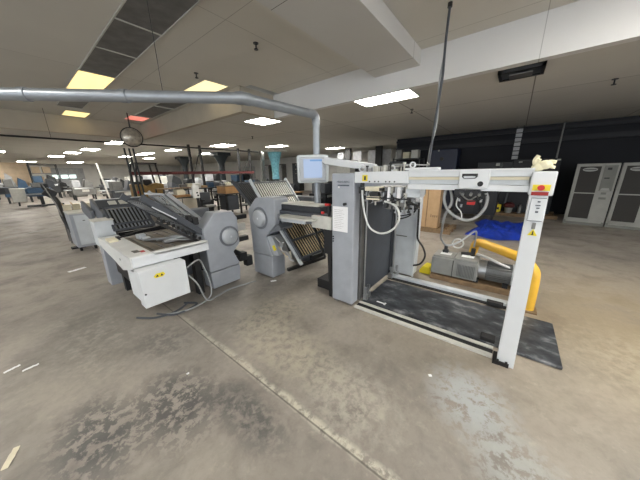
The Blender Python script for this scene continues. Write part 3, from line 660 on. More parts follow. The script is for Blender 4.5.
part('plate_handle', MB().bar((2.40,2.68,.85),(2.40,2.26,.36),.05,.035,.004),'hub_grey',t,'bright side rail of the lower plate')
part('fold_stop', MB().box(2.62,2.95,2.24,2.30,.36,.44,.006),'black',t)
part('wiring', MB().tube([(2.38,2.78,.70),(2.38,2.66,.62),(2.36,2.62,.52),(2.37,2.52,.50),(2.36,2.45,.42),(2.37,2.38,.41)],.016).box(2.36,2.40,2.60,2.68,.58,.64,.004).box(2.36,2.40,2.5,2.56,.46,.5,.004),'steel',t)
part('wiring', MB().tube([(2.38,2.72,.56),(2.37,2.60,.48),(2.37,2.5,.44)],.009),'brass_slat',t)

# infeed table between feeder and unit 1
t = thing('infeed_table','dark infeed table with white side guard between feeder and folding unit','table',(2.8,2.2,0))
part('table_top', MB().box(2.42,3.22,1.72,2.84,1.08,1.13,.006),'charcoal',t)
part('side_frame', MB().box(2.38,2.43,1.70,2.82,.99,1.075,.008),'machine_grey_dark',t)
part('side_frame', MB().box(2.36,2.42,1.70,2.02,.96,1.12,.008),'offwhite',t)
part('paper_tray', MB().bprism([(2.30,2.55),(2.20,2.45),(2.22,2.02),(2.28,1.92),(2.42,1.92),(2.42,2.55)],2,1.06,1.085,.004),'offwhite',t,'white angular tray')
part('tray_lip', MB().box(2.225,2.25,2.02,2.45,1.02,1.06),'hub_grey',t)
part('guide_plate', MB().box(2.46,2.70,1.98,2.80,1.215,1.235,.006),'offwhite',t)
part('guide_side', MB().box(2.46,2.72,1.95,2.76,1.13,1.21,.006),'charcoal_side',t)
part('slat_bed', (lambda m: [m.box(2.50+i*.045,2.525+i*.045,2.56,2.88,1.18,1.19) for i in range(14)] and m)(MB()),'bright_slat',t)
part('red_knob', MB().cyl((2.40,1.86,1.15),(2.40,1.86,1.175),.022,n=14),'red',t); part('red_knob', MB().cyl((2.42,1.76,1.265),(2.42,1.83,1.265),.018,n=14),'red',t)
part('knob_stand', MB().box(2.405,2.435,1.76,1.79,1.12,1.26),'black',t)
part('duct_boot', MB().box(2.70,2.86,2.16,2.32,1.13,1.20,.01),'panel_grey',t)
part('frame_leg', MB().bar((2.45,1.76,0),(2.45,1.80,1.0),.05,.05),'black',t); part('frame_leg', MB().bar((3.18,1.76,0),(3.18,1.80,1.0),.05,.05),'black',t)
part('gas_strut', MB().bar((2.42,2.05,.98),(2.42,1.84,.56),.022,.02),'black',t)
part('support_block', MB().box(2.40,2.48,1.70,1.85,.62,.98,.008),'black',t)
part('floor_tray', MB().box(2.55,3.2,1.75,2.1,0,.14,.01),'black',t)

# ------------------------------------------------------------------ folding unit 2 (right angle)
t = thing('folding_unit','grey folding unit with round hub cover and raised dark arms, behind the white table','folding machine',(1.75,3.3,0))
part('side_base', MB().bprism([(1.545,.02),(1.995,.02),(2.02,.27),(1.53,.27)],1,3.25,3.5,.012),'machine_grey',t)
part('side_housing', MB().bprism([(1.525,.285),(2.02,.285),(1.93,.50),(2.05,.62),(2.05,1.02),(1.98,1.125),(1.70,1.135),(1.51,.92)],1,3.245,3.5,.012),'machine_grey',t)
part('hub_ring', MB().cyl((1.885,3.246,.76),(1.885,3.238,.76),.155,n=40),'machine_grey_dark',t)
hb = part('hub_cover', MB().lathe([(0,-.045),(.09,-.045),(.118,-.035),(.124,0)],(1.885,3.24,.76),(0,1,0),36),'hub_grey',t)
part('hub_bolt', MB().cyl((1.885,3.2,.76),(1.885,3.188,.76),.015,n=12),'white_paint',hb)
part('far_side_housing', MB().box(1.56,2.1,4.15,4.35,0,1.1,.02),'machine_grey_dark',t)
for k,(x,z) in enumerate(((1.74,.9),(1.84,.8),(1.64,.8))): part('roller', MB().cyl((x,3.5,z),(x,4.15,z),.05),'dark_steel' if k else 'steel',t)
part('base_frame', MB().box(1.6,1.98,3.5,4.15,.2,.55),'black',t)
rack(t,3.34,4.12,(.95,1.33),(1.50,.86),9,'steel','charcoal',slw=.014,axis='y',plate=None,bars=(.03,.3,.65,1.0))
rack(t,3.40,4.06,(1.22,1.40),(1.56,1.04),5,'steel','steel',slw=.02,axis='y',plate=None,bars=(.0,.45,.9))
part('toothed_rail', (lambda m: [m.box(1.02+i*.05,1.045+i*.05,3.30,3.33,1.13-i*.038,1.17-i*.038) for i in range(10)] and m)(MB().bar((1.0,3.315,1.12),(1.52,3.315,.72),.03,.035)),'black',t)
part('support_arm', MB().bar((.90,3.31,1.42),(1.55,3.31,.86),.045,.075,.006),'charcoal',t)
part('support_arm', MB().bar((.90,4.12,1.40),(1.58,4.12,.84),.05,.08,.006),'charcoal',t)
part('arm_strip', MB().bar((.98,3.285,1.30),(1.22,3.285,1.12),.008,.014),'white_paint',t)
gf = part('guard_frame', MB().bar((1.50,3.45,1.02),(1.17,3.45,1.42),.022,.03).bar((1.17,3.45,1.42),(1.22,4.1,1.38),.022,.03).bar((1.22,4.1,1.38),(1.58,4.1,.98),.022,.03).bar((.98,3.45,1.45),(1.17,3.45,1.42),.02,.02).bar((1.5,3.6,1.0),(1.1,3.6,1.3),.02,.02),'steel',t)
part('fold_roller', MB().cyl((1.3,3.4,1.13),(1.3,4.1,1.13),.022),'steel',t); part('fold_roller', MB().cyl((1.15,3.4,1.25),(1.15,4.1,1.25),.018),'steel',t)
part('black_clip', MB().box(1.42,1.5,3.3,3.42,1.0,1.1,.01).box(1.36,1.41,3.3,3.38,1.06,1.14,.008),'black',t)
part('motor_unit', MB().box(2.06,2.2,3.3,3.42,.28,.42,.01).cyl((2.02,3.36,.45),(2.2,3.36,.32),.045).box(2.18,2.30,3.3,3.42,.16,.34,.02),'black',t)
part('link_bar', MB().box(2.05,2.33,3.4,3.5,.58,.66,.01),'black',t); part('link_bar', MB().box(2.05,2.33,3.4,3.46,.95,1.02,.01),'black',t)
part('link_box', MB().box(2.1,2.3,3.42,3.5,.76,.88,.006),'offwhite',t)

# white cross table
t = thing('delivery_table','white steel table with a dark conveyor bed and yellow stickers, centre left','table',(1.05,3.8,0))
part('side_board', MB().bprism([(4.62,.77),(3.14,.80),(3.14,.66),(3.55,.56),(3.95,.62),(4.35,.66),(4.62,.70)],0,.63,.65,.004),'white_table',t)
part('top_panel', MB().box(.63,.86,3.14,4.62,.775,.80,.006),'white_table',t)
part('front_apron', MB().box(.645,1.50,3.13,3.16,.67,.79,.006),'white_paint',t)
part('edge_lip', MB().box(.86,1.50,3.13,3.22,.765,.80,.006),'white_table',t)
part('conveyor_bed', MB().box(.86,1.52,3.22,4.6,.73,.765),'bed_brown',t,'worn brown-grey conveyor bed')
bl = MB()
for i in range(5): bl.box(.93+i*.12,.945+i*.12,3.24,4.58,.765,.772)
part('belt', bl,'steel_dull',t); part('deflector_plate', MB().bar((1.18,3.62,.80),(1.40,3.40,.79),.10,.008,up=(.3,.2,1)),'steel',t); part('deflector_plate', MB().bar((1.30,3.85,.80),(1.50,3.62,.80),.07,.008,up=(.2,.3,1)),'steel',t); part('scraper_plate', MB().bar((1.05,4.0,.79),(1.22,3.8,.79),.12,.008),'bed_brown',t)
part('guide_bar', MB().box(1.12,1.45,3.55,3.62,.775,.81,.006).box(1.10,1.42,3.75,3.80,.775,.80,.005).bar((1.0,3.9,.80),(1.4,3.5,.83),.03,.02),'steel',t)
part('guide_bar', MB().bar((.90,4.35,.82),(1.5,4.45,.86),.04,.04),'black',t)
part('clamp', MB().box(.98,1.08,4.1,4.22,.77,.84,.01).box(1.0,1.1,3.98,4.08,.77,.81,.01),'hub_grey',t)
part('clamp', MB().box(.76,.80,4.18,4.26,.80,.85,.005).bar((.78,4.2,.83),(1.0,4.3,.84),.02,.02),'black',t)
part('wood_block', MB().box(.66,.76,4.1,4.32,.80,.83,.005),'cream',t)
part('tape_mark', MB().box(.78,.82,3.27,3.34,.80,.804),'red',t); part('tape_mark', MB().box(.72,.78,3.30,3.42,.80,.803),'steel_dull',t)
part('drive_box', MB().box(.64,1.12,2.98,3.13,.235,.665,.006).box(.66,1.12,3.13,3.5,.25,.60),'white_paint',t)
wl = part('warning_sticker', MB().prism([(.77,.575),(.80,.60),(.87,.60),(.885,.575),(.86,.552),(.785,.552)],1,2.972,2.981),'yellow_bright',t,'yellow warning sticker')
part('sticker_symbol', MB().prism([(.79,.565),(.82,.565),(.805,.59)],1,2.969,2.973).prism([(.835,.565),(.865,.565),(.85,.59)],1,2.969,2.973),'black',wl)
part('lock', MB().cyl((.665,2.981,.40),(.665,2.973,.40),.010,n=10),'black',t); part('lock', MB().cyl((1.13,2.981,.61),(1.13,2.973,.61),.008,n=10).cyl((1.13,2.981,.25),(1.13,2.973,.25),.008,n=10),'black',t)
part('screw', MB().cyl((.63,3.55,.70),(.622,3.55,.70),.015,n=10),'steel',t)
part('under_frame', MB().box(.72,1.45,3.7,4.4,.3,.62).box(.75,.83,4.3,4.4,0,.3).box(1.35,1.43,4.3,4.4,0,.3).box(1.35,1.43,3.3,3.4,0,.7).box(.75,.83,3.52,3.6,0,.3),'black',t)
part('cable_loop', MB().tube([(1.14,3.02,.55),(1.3,3.1,.58),(1.40,3.2,.5),(1.44,3.12,.2),(1.38,3.05,.04),(1.15,2.98,.02),(.95,3.02,.02),(.85,3.1,.02)],.010).tube([(1.14,3.0,.45),(1.22,2.98,.3),(1.3,2.98,.05),(1.45,3.02,.015),(1.7,3.08,.012),(2.1,3.0,.012)],.010),'hose_grey',t)
part('cable_loop', MB().tube([(.78,3.2,.02),(.9,3.02,.015),(1.05,3.0,.015),(1.2,3.06,.015),(1.1,3.2,.02)],.012).tube([(.6,3.3,.02),(.75,3.12,.015),(.95,3.08,.015),(1.1,3.1,.05)],.012),'charcoal',t)

# ------------------------------------------------------------------ folding unit 3 (rear) and cabinets
t = thing('folding_unit','third folding unit with an upright slatted plate at the rear left','folding machine',(1.1,5.2,0))
rack(t,.84,1.36,(5.02,1.16),(4.62,.86),10,'galvanised','charcoal',slw=.02,bars=(.0,.75,1.0),plate='black')
part('head_panel', MB().bar((1.10,5.2,1.28),(1.10,5.0,1.17),.62,.02),'charcoal',t); part('head_window', MB().bar((.98,5.13,1.262),(.98,5.05,1.218),.10,.02).bar((1.14,5.13,1.262),(1.14,5.05,1.218),.14,.02),'offwhite',t)
part('top_bar', MB().box(.80,1.45,5.2,5.26,1.26,1.30,.004),'hub_grey',t)
part('base_frame', MB().box(.9,1.6,4.75,5.5,.0,.8),'dark_machine',t)
part('side_cover', MB().bar((.82,5.7,1.18),(.85,5.15,.97),.05,.24,.01).bar((.74,6.0,1.15),(.77,5.5,1.0),.05,.2,.01),'machine_grey_dark',t)
part('support_arm', MB().bar((1.42,5.2,1.27),(1.5,4.6,.9),.05,.07),'charcoal',t)
t = thing('control_cabinet','small light grey control cabinet beside the white table','cabinet',(.78,4.84,0))
part('cabinet_body', MB().box(.64,.86,4.68,4.98,.64,1.02,.008),'panel_grey',t); part('pedestal', MB().bprism([(.66,0),(.82,0),(.84,.64),(.67,.64)],1,4.72,4.95,.01),'machine_grey',t)
part('lid', MB().box(.63,.87,4.67,4.99,1.02,1.035,.003),'offwhite',t)
t = thing('control_cabinet','taller light grey cabinet with a door, leftmost part of the machine','cabinet',(.8,7.8,0))
part('cabinet_body', MB().box(.67,1.02,7.55,8.3,.10,.86,.01),'machine_grey',t); part('door', MB().box(.73,1.0,7.538,7.55,.16,.83,.003),'panel_grey',t)
part('door_handle', MB().box(.86,.90,7.528,7.54,.70,.715),'black',t); part('lid', MB().box(.66,1.03,7.54,8.3,.86,.89,.004),'offwhite',t)
for x in (.72,.97): part('caster', MB().cyl((x-.02,7.65,.05),(x+.02,7.65,.05),.05),'black_rubber',t)
t = thing('delivery_roller_arm','black curved delivery arm reaching left of the grey cabinet','conveyor arm',(.6,8.5,0))
part('arm', MB().tube([(.70,8.2,.38),(.64,8.4,.75),(.66,8.7,1.05),(.60,8.9,1.25),(.52,9.1,1.42)],.045),'black',t)
part('roller_head', MB().cyl((.5,8.9,1.35),(.66,8.9,1.22),.10).cyl((.48,9.05,1.45),(.60,9.05,1.45),.06),'charcoal_side',t); part('rod', MB().tube([(.66,8.2,.40),(.60,8.5,1.0),(.5,8.9,1.5)],.012),'steel_dull',t)
part('stand', MB().bar((.72,8.1,0),(.72,8.1,.5),.05,.05).box(.6,.84,8.0,8.2,0,.03),'black',t)
bins = [(.80,8.9,.88,'leftmost of three cream cartons behind the grey cabinet'),(.98,9.0,.88,'middle of three cream cartons behind the grey cabinet'),(1.22,8.95,.88,'rightmost of three cream cartons behind the grey cabinet')]
t = thing('side_table','low wooden table holding cream cartons behind the grey cabinet','table',(1.0,8.95,0))
part('table_top', MB().box(.66,1.42,8.75,9.2,.80,.84,.004),'wood',t)
for x in (.70,1.38):
    for y in (8.8,9.15): part('leg', MB().box(x-.02,x+.02,y-.02,y+.02,0,.80),'steel_dull',t)
b0=None
for x,y,z,l in bins:
    if b0 is None:
        b0 = thing('small_carton',l,'carton',(x,y,.84),'cream cartons on the low table')
        part('carton_body', MB().box(x-.07,x+.07,y-.08,y+.08,.84,.98,.004),'cream',b0); part('flap', MB().bar((x-.06,y-.08,.98),(x-.10,y-.10,1.03),.14,.004,up=(1,0,0)),'cardboard',b0)
    else: copy_tree(b0,(x,y,.84),l)

# ------------------------------------------------------------------ right: chillers and dark machines
def chiller(loc, label, rz):
    t = thing('chiller_cabinet',label,'cabinet',(0,0,0),'grey twin cabinets by the black wall')
    # local: front faces -x, runs along -y from 0 to -.85
    part('cabinet_body', MB().box(0,.75,-.84,0,.08,1.78,.012),'chiller',t)
    part('base_frame', MB().box(.01,.74,-.84,0,.0,.09).box(-.01,.05,-.84,-.79,0,.12).box(-.01,.05,-.05,0,0,.12),'chiller_trim',t)
    g = part('grille', MB().box(-.012,.0,-.50,-.08,.96,1.70).box(-.012,.0,-.50,-.08,.20,.93),'grille',t)
    part('badge', MB().prism([(-.29+.15*math.cos(2*PI*i/24),1.615+.055*math.sin(2*PI*i/24)) for i in range(24)],0,-.022,-.012),'badge',g)
    part('badge_band', MB().box(-.025,-.021,-.41,-.17,1.607,1.625),'grille',g)
    part('door_frame', MB().box(-.018,0,-.53,-.50,.14,1.74).box(-.018,0,-.08,-.03,.14,1.74).box(-.018,0,-.53,-.03,.14,.19).box(-.018,0,-.53,-.03,.93,.96),'chiller',t)
    part('control_panel', MB().box(-.012,0,-.80,-.56,1.02,1.72,.004),'chiller_trim',t)
    part('display', MB().box(-.02,-.01,-.70,-.62,1.60,1.66).box(-.02,-.01,-.70,-.60,1.36,1.39),'black',t)
    part('tray', MB().prism([(-.77,1.03),(-.58,1.03),(-.61,1.10),(-.74,1.10)],0,-.05,0),'badge',t)
    part('label_plate', MB().box(-.012,-.0,-.72,-.62,.92,.98).box(-.012,0,-.74,-.60,.78,.84),'chiller_trim',t)
    t.location = loc; t.rotation_euler = (0,0,rz); return t
c0 = chiller((10.62,-1.38,0),'grey ventilated cabinet with oval badge, nearer the white post',-.2)
copy_tree(c0,(10.44,-2.23,0),'grey ventilated cabinet with oval badge, cut by the right picture edge',-.2)

t = thing('dark_press','large black machine on a timber skid left of the grey cabinets','machine',(11.9,0,0))
part('machine_body', MB().box(11.5,12.5,-1.1,.15,.12,2.0,.02),'dark_machine',t); part('machine_wing', MB().box(11.6,12.5,.15,1.25,.12,1.95,.02),'dark_machine',t)
part('door_panel', MB().box(11.48,11.5,-1.05,-.5,.3,1.9,.004).box(11.48,11.5,-.45,.1,.3,1.9,.004),'black_trim',t)
part('handle', MB().bar((11.46,-.93,1.2),(11.46,-.93,1.45),.03,.03).bar((11.46,-.93,1.2),(11.46,-.80,1.2),.03,.03),'badge',t)
part('label_plate', MB().box(11.58,11.6,.48,.66,1.8,1.9).box(11.48,11.5,-.1,.0,1.88,1.93),'badge',t)
part('label_plate', MB().box(11.48,11.5,-1.08,-.98,1.92,1.97),'badge',t)
part('pipe', MB().bar((11.55,.1,1.2),(11.45,.2,.3),.06,.06).bar((11.55,.5,1.4),(11.55,.5,1.9),.08,.05),'dark_steel',t)
t = thing('timber_skid','long timber skid under the black machine','pallet',(11.6,0,0))
part('skid_beam', MB().box(11.18,11.45,-1.3,1.4,.0,.11),'wood',t); part('skid_beam', MB().box(12.2,12.4,-1.3,1.4,0,.11),'wood',t)
t = thing('yellow_jug','yellow plastic jug standing on the timber skid','jug',(11.32,.385,.11))
part('jug_body', MB().box(11.22,11.42,.27,.50,.112,.40,.04),'yellow_bright',t); part('cap', MB().cyl((11.32,.385,.40),(11.32,.385,.46),.035),'orange_lift',t); part('mark', MB().box(11.212,11.22,.32,.45,.22,.30),'black_trim',t)
t = thing('red_bag','red sack on top of a grey bucket on the skid','bag',(11.33,.04,.11))
part('bucket', MB().cyl((11.33,.04,.112),(11.33,.04,.30),.10,.12),'chiller',t); part('sack', MB().ball((11.33,.04,.38),.145,sq=(1,1.2,.8)),'dark_red',t)
solo('steel_canister', MB().cyl((11.36,-.28,.112),(11.36,-.28,.36),.07).cyl((11.36,-.28,.36),(11.36,-.28,.42),.03),'steel_dull','small steel canister beside the red sack','canister',(11.36,-.28,.11))
t = thing('valve_cabinet','black machine cabinet with hoses behind the feeder hose loop','machine',(9.6,1.4,0))
part('cabinet_body', MB().box(9.3,10.1,.35,1.55,.25,1.22,.02),'dark_machine',t)
for y in (.42,1.45): part('leg', MB().box(9.32,9.42,y-.04,y+.04,0,.25),'black',t)
part('door_panel', MB().box(9.285,9.3,.95,1.5,.3,1.15,.003),'black_trim',t); part('pipe', MB().tube([(9.25,.8,.3),(9.22,.7,.5),(9.22,.85,.8),(9.25,.9,1.1)],.03),'dark_steel',t)
t = thing('strip_ladder','pale grey slatted riser standing on the black machine','riser',(12.0,.14,1.96))
rm = MB()
for i in range(7): rm.box(11.98,12.04,.06,.24,2.03+i*.155,2.15+i*.155)
part('slat', rm,'strip_curtain',t); part('side_rail', MB().box(12.0,12.03,.04,.06,2.002,3.18).box(12.0,12.03,.24,.26,2.002,3.18),'black_trim',t)
solo('conduit_post', MB().cyl((12.3,-1.03,2.001),(12.3,-1.03,3.2),.025),'steel_dull','thin grey conduit rising from the black machine to the ceiling','conduit',(12.3,-1.03,2.0))
t = thing('navy_machine','tall dark blue machine against the black wall above the feeder beam','machine',(12.2,2.7,0))
part('machine_body', MB().box(11.9,12.55,2.05,3.1,.0,2.55,.03),'navy',t); part('gauge', MB().cyl((11.9,2.65,2.15),(11.88,2.65,2.15),.08),'black',t); part('indicator', MB().cyl((11.9,2.8,2.5),(11.88,2.8,2.5),.035),'badge',t)
t = thing('storage_shelf','dark steel shelf with boxes by the black wall','shelf',(11.95,4.1,0))

# ------------------------------------------------------------------ background left and middle
def shelf(t, x0,x1,y0,y1,zs,m='dark_steel'):
    for x in (x0,x1):
        for y in (y0,y1): part('upright', MB().box(x-.025,x+.025,y-.025,y+.025,0,zs[-1]+.05),m,t)
    for z in zs: part('shelf_board', MB().box(x0,x1,y0,y1,z,z+.03),m,t)
shelf(t,11.6,12.3,3.5,4.7,(.4,1.0,1.6,2.2))
for i,(y,z,w,h,m,l) in enumerate([(3.6,2.23,.3,.35,'offwhite','white box at the near end of the top shelf'),(4.0,2.23,.28,.28,'cream','cream box in the middle of the top shelf'),(4.35,2.23,.25,.4,'steel_dull','grey bin at the far end of the top shelf'),(3.7,1.63,.4,.3,'dark_steel','dark crate on the second shelf from the top')]):
    solo('storage_box', MB().box(11.65,12.0,y,y+w,z+.001,z+h,.01),m,l+' by the black wall','box',(11.8,y+w/2,z),'boxes on the shelf by the black wall')
# pale panels with black columns behind the monitor arm
for y,w,l in ((8.55,.62,'pale roller door panel left of the gap'),(7.45,.6,'pale roller door panel in the middle'),(6.5,.55,'pale roller door panel nearest the black wall'),(9.9,.5,'pale roller door panel behind the touch screen')):
    solo('sheet_panel', MB().box(14.9,14.95,y-w/2,y+w/2,.02,3.0),'strip_curtain',l+', far behind the feeder','panel',(14.9,y,0),'pale panels far behind the feeder')
for y in (9.2,6.95): 
    solo('black_column', MB().box(14.7,14.88,y-.2,y+.2,0,ZL),'black','black square column between the pale panels '+('near the touch screen' if y>8 else 'near the black wall'),'column',(14.8,y,0),'black square columns behind the feeder')
# flared columns
def column(x,y,l,m='column_dark',r=.2,w=.55):
    t = thing('flared_column',l,'column',(x,y,0))
    part('shaft', MB().cyl((x,y,0),(x,y,2.35),r,n=20),m,t); part('capital', MB().lathe([(r,2.3),(r*1.1,2.45),(w*.75,2.8),(w,2.95),(w,3.0)],(x,y,0)).box(x-w,x+w,y-w,y+w,3.0,ZL+.01),m,t); return t
column(10.0,23.1,'dark flared column left of the two, beyond the red beam',w=.5)
column(10.2,17.4,'dark flared column right of the two, beyond the red beam',w=.52)
t = thing('flared_column','column wrapped in pale teal plastic left of the touch screen','column',(12,13.5,0))
part('shaft', MB().cyl((12,13.5,0),(12,13.5,2.3),.2,n=20),'column_dark',t)
part('wrap', MB().lathe([(.27,1.3),(.24,1.6),(.26,2.1),(.30,2.4),(.46,2.95),(.50,3.1)],(12,13.5,0),n=18),'teal_wrap',t); part('capital', MB().box(11.4,12.6,12.9,14.1,3.1,ZL+.01),'offwhite',t)
part('post', MB().box(11.5,11.72,14.3,14.5,0,ZL+.01),'steel_dull',t)
# pallet racking with red beam
t = thing('pallet_rack','black pallet rack uprights joined by a long dark red beam','rack',(7,13,0))
part('rack_beam', MB().box(3.3,9.7,12.9,12.98,1.70,1.84),'dark_red',t,'long dark red beam')
for x in (5.95,6.5,8.75,9.52): part('upright', MB().box(x-.05,x+.05,12.95,13.05,0,3.12),'black',t)
part('brace', MB().bar((5.95,13,1.5),(6.5,13,2.9),.04,.04),'black',t); part('brace', MB().bar((8.75,13,1.5),(9.52,13,2.7),.04,.04),'black',t)
for x in (3.35,): part('upright', MB().box(x-.04,x+.04,12.95,13.05,0,1.9),'black',t)
part('back_beam', MB().box(5.9,9.6,14.0,14.06,.9,1.0),'black',t)
# mirror
t = thing('convex_mirror','round silver convex mirror hanging near the beige ceiling drop','mirror',(3.1,10.6,2.75))
part('mirror_dome', MB().lathe([(0,-.16),(.12,-.14),(.24,-.08),(.31,0),(.31,.03),(0,.03)],(3.05,10.8,2.97),(.2,1,.0)),'dome',t); part('rim', MB().torus((3.05,10.8,2.97),(.2,1,0),.31,.02),'dark_steel',t)
part('bracket', MB().cyl((3.1,10.95,3.0),(3.1,10.95,ZH),.02),'dark_steel',t)
# forklift
t = thing('forklift','yellow forklift with black mast and cage behind the folding machine','forklift',(3.6,13,0))
part('truck_body', MB().bprism([(3.5,.25),(4.62,.25),(4.62,1.28),(4.3,1.34),(3.95,1.2),(3.75,1.3),(3.5,1.3)],1,13.2,14.2,.03),'orange_lift',t)
part('seat', MB().box(3.9,4.25,13.5,13.9,1.2,1.5,.04),'black',t)
part('overhead_guard', MB().bar((3.55,13.3,1.2),(3.7,13.3,2.2),.06,.06).bar((4.55,13.3,1.2),(4.45,13.3,2.2),.06,.06).bar((3.55,14.1,1.2),(3.7,14.1,2.2),.06,.06).bar((4.55,14.1,1.2),(4.45,14.1,2.2),.06,.06).box(3.65,4.5,13.25,14.15,2.18,2.24),'black',t)
for x in (3.75,4.4): part('wheel', MB().cyl((x,13.1,.25),(x,13.25,.25),.25),'black_rubber',t)
for x in (2.86,3.0,3.12): part('mast_rail', MB().bar((x+.06,11.1,.15),(x-.10+.02*x,11.05,2.62),.035,.05),'column_dark',t)
part('mast_link', MB().bprism([(2.85,.4),(3.25,.4),(3.6,.5),(3.6,.6),(2.85,.6)],1,11.1,13.2,.01),'black',t); part('mast_crossbar', MB().box(2.85,3.1,11.06,11.14,1.35,1.45),'black',t)
part('lamp', MB().box(3.5,3.58,13.14,13.2,.9,1.0),'red',t)
# long tilted white board
solo('leaning_board', MB().bar((3.1,16.0,.02),(2.9,16.3,2.3),.03,.07,up=(1,0,0)),'offwhite','long white board leaning beside the dark machines at left','board',(3.1,16.0,0))

def bg_machine(x,y,w,d,h,m,label,m2='steel_dull',name='press_machine',seed=0,cat='machine'):
    r = random.Random(seed)
    t = thing(name,label,cat,(x,y,0))
    part('machine_body', MB().box(x-w/2,x+w/2,y-d/2,y+d/2,h*.25,h*.62,.03),m,t)
    part('tower', MB().box(x-w*.42,x-w*.08,y-d*.4,y+d*.4,h*.62,h*.95,.03),m2,t)
    part('hopper', MB().bprism([(x+w*.05,h*.62),(x+w*.45,h*.62),(x+w*.4,h*.85),(x+w*.15,h)],1,y-d*.35,y+d*.35,.01),m,t)
    part('feed_table', MB().box(x-w*.75,x-w*.45,y-d*.35,y+d*.35,h*.48,h*.52),m2,t)
    part('roller', MB().cyl((x-w*.4,y-d*.52,h*.55),(x+w*.4,y-d*.52,h*.55),.05),'steel',t)
    part('panel', MB().box(x-w*.1,x+w*.2,y-d/2-.02,y-d/2,h*.4,h*.56),'offwhite' if r.random()<.5 else 'dark_steel',t)
    for sx in (-.42,.42):
        for sy in (-.38,.38): part('leg', MB().box(x+w*sx-.05,x+w*sx+.05,y+d*sy-.05,y+d*sy+.05,0,h*.26),'dark_steel',t)
    return t
# blue folder far left
t = thing('blue_folder','blue folding machine on a pedestal base, far left of the hall','machine',(1.1,22,0))
part('machine_body', MB().bprism([(.55,.62),(1.5,.60),(1.62,.9),(1.5,1.12),(.55,1.1)],1,21.6,22.6,.04),'blue_machine',t)
part('feed_head', MB().box(.8,1.35,21.7,22.5,1.12,1.38,.02),'steel_dull',t); part('pedestal', MB().cyl((1.05,22,.1),(1.05,22,.62),.08).box(.4,1.9,21.9,22.1,.03,.12).box(.95,1.15,21.5,22.5,.03,.12),'dark_steel',t)
part('side_cover', MB().box(-.05,.5,21.7,22.4,.35,1.1,.02),'offwhite',t,'pale side cover'); part('top_unit', MB().bprism([(1.3,1.12),(1.75,1.12),(1.7,1.5),(1.45,1.6)],1,21.7,22.4,.02),'charcoal',t); part('roller', MB().cyl((.5,21.55,.75),(1.5,21.55,.75),.05),'steel',t)
t = thing('dark_workbench','dark workbench cut by the left picture edge','table',(-.3,24,0))
part('table_top', MB().box(-1.6,.35,23.4,24.6,.75,1.15,.02),'charcoal',t)
for x in (-1.4,.2): part('leg', MB().bar((x-.05,23.6,0),(x,23.6,.75),.08,.08),'dark_steel',t)
part('drawer_bank', MB().box(-1.5,-.2,23.38,23.4,.8,1.1),'dark_steel',t)
bg_machine(.3,27,1.2,1,1.7,'blue_machine','grey-blue machine behind the pale side of the blue folder',seed=3)
bg_machine(-1.6,29,1.6,1.2,1.8,'dark_steel','dark machine at the far left edge of the hall',seed=4)
bg_machine(1.9,30,1.5,1.2,1.9,'dark_steel','dark machine under the bare rack near the garage wall','blue_machine',seed=5)
bg_machine(-.2,33,1.2,1,2.1,'strip_curtain','pale machine behind the dark workbench','navy',seed=6)
bg_machine(5.6,27.5,1.5,1.6,1.6,'charcoal','charcoal machine right of the garage wall','dark_steel',seed=7)
bg_machine(4.6,21.5,1.3,1.2,1.5,'dark_steel','dark machine left of the leaning white board','strip_curtain',seed=8)
bg_machine(4.2,18.2,1.4,1.0,1.45,'charcoal','low dark machine right of the leaning white board','steel_dull',seed=9)
bg_machine(6.9,19,1.8,1.2,1.7,'dark_steel','machine behind the forklift cage','offwhite',seed=10)
bg_machine(5.6,15.6,1.2,1.0,1.3,'charcoal','dark machine under the red beam next to the forklift','strip_curtain',seed=11)
bg_machine(7.4,22.2,2,1.2,1.8,'charcoal','charcoal machine in front of the left flared column','strip_curtain',seed=12)
bg_machine(13.6,20,2,1.2,1.7,'dark_machine','dark machine beyond the right flared column','blue_machine',seed=13)
bg_machine(9.9,11.5,1.1,.9,1.25,'dark_machine','dark machine behind the orange crate','column_dark',seed=14)
bg_machine(8.6,14.9,1.0,.8,1.3,'steel_dull','grey machine beyond the red beam, right half of the rack','dark_steel',seed=15)
# red and white clutter on far floor
solo('covered_pallet', MB().ball((3.6,30.2,.55),.6,sq=(1,.8,.6)).box(3.1,4.2,29.8,30.6,0,.35,.05),'steel_dull','covered pile on the floor before the garage door','pallet',(3.6,30.2,0))
# steel racks near garage wall
t = thing('bare_rack','tall bare rack with tan sheets in front of the far wall','rack',(2,31.5,0))
shelf(t,1.3,2.9,31.2,32,(1.2,2.0,2.7),'dark_steel')
for i,(x,z) in enumerate(((1.45,2.031),(2.05,2.031),(1.55,1.231),(2.2,1.231))):
    solo('tan_sheet_stack', MB().box(x,x+.45,31.3,31.9,z,z+.5,.01),'tan_cloth','tan stack in the '+('upper' if z>2 else 'lower')+' bay, '+('left' if i%2==0 else 'right')+' half of the bare rack','stack',(x+.2,31.6,z),'tan stacks on the bare rack')
# garage door
t = struct('door_1', MB().box(3.0,6.4,44.08,44.2,0,2.75),'strip_curtain')
for i in range(3): struct('window_pane', MB().box(3.55+i*.72,4.13+i*.72,44.02,44.08,1.55,1.95),'window_pane',t)
solo('tan_curtain', MB().box(-2.4,1.4,34.0,34.06,1.0,2.95),'tan_cloth','tan curtain hanging across the far left','curtain',(-.5,34,1.0))
for x in (-1.6,1.45): solo('curtain_post', MB().box(x-.05,x+.05,34.08,34.18,0,3.1),'dark_steel','post beside the tan curtain, '+('left end' if x<0 else 'right end'),'post',(x,34,0))
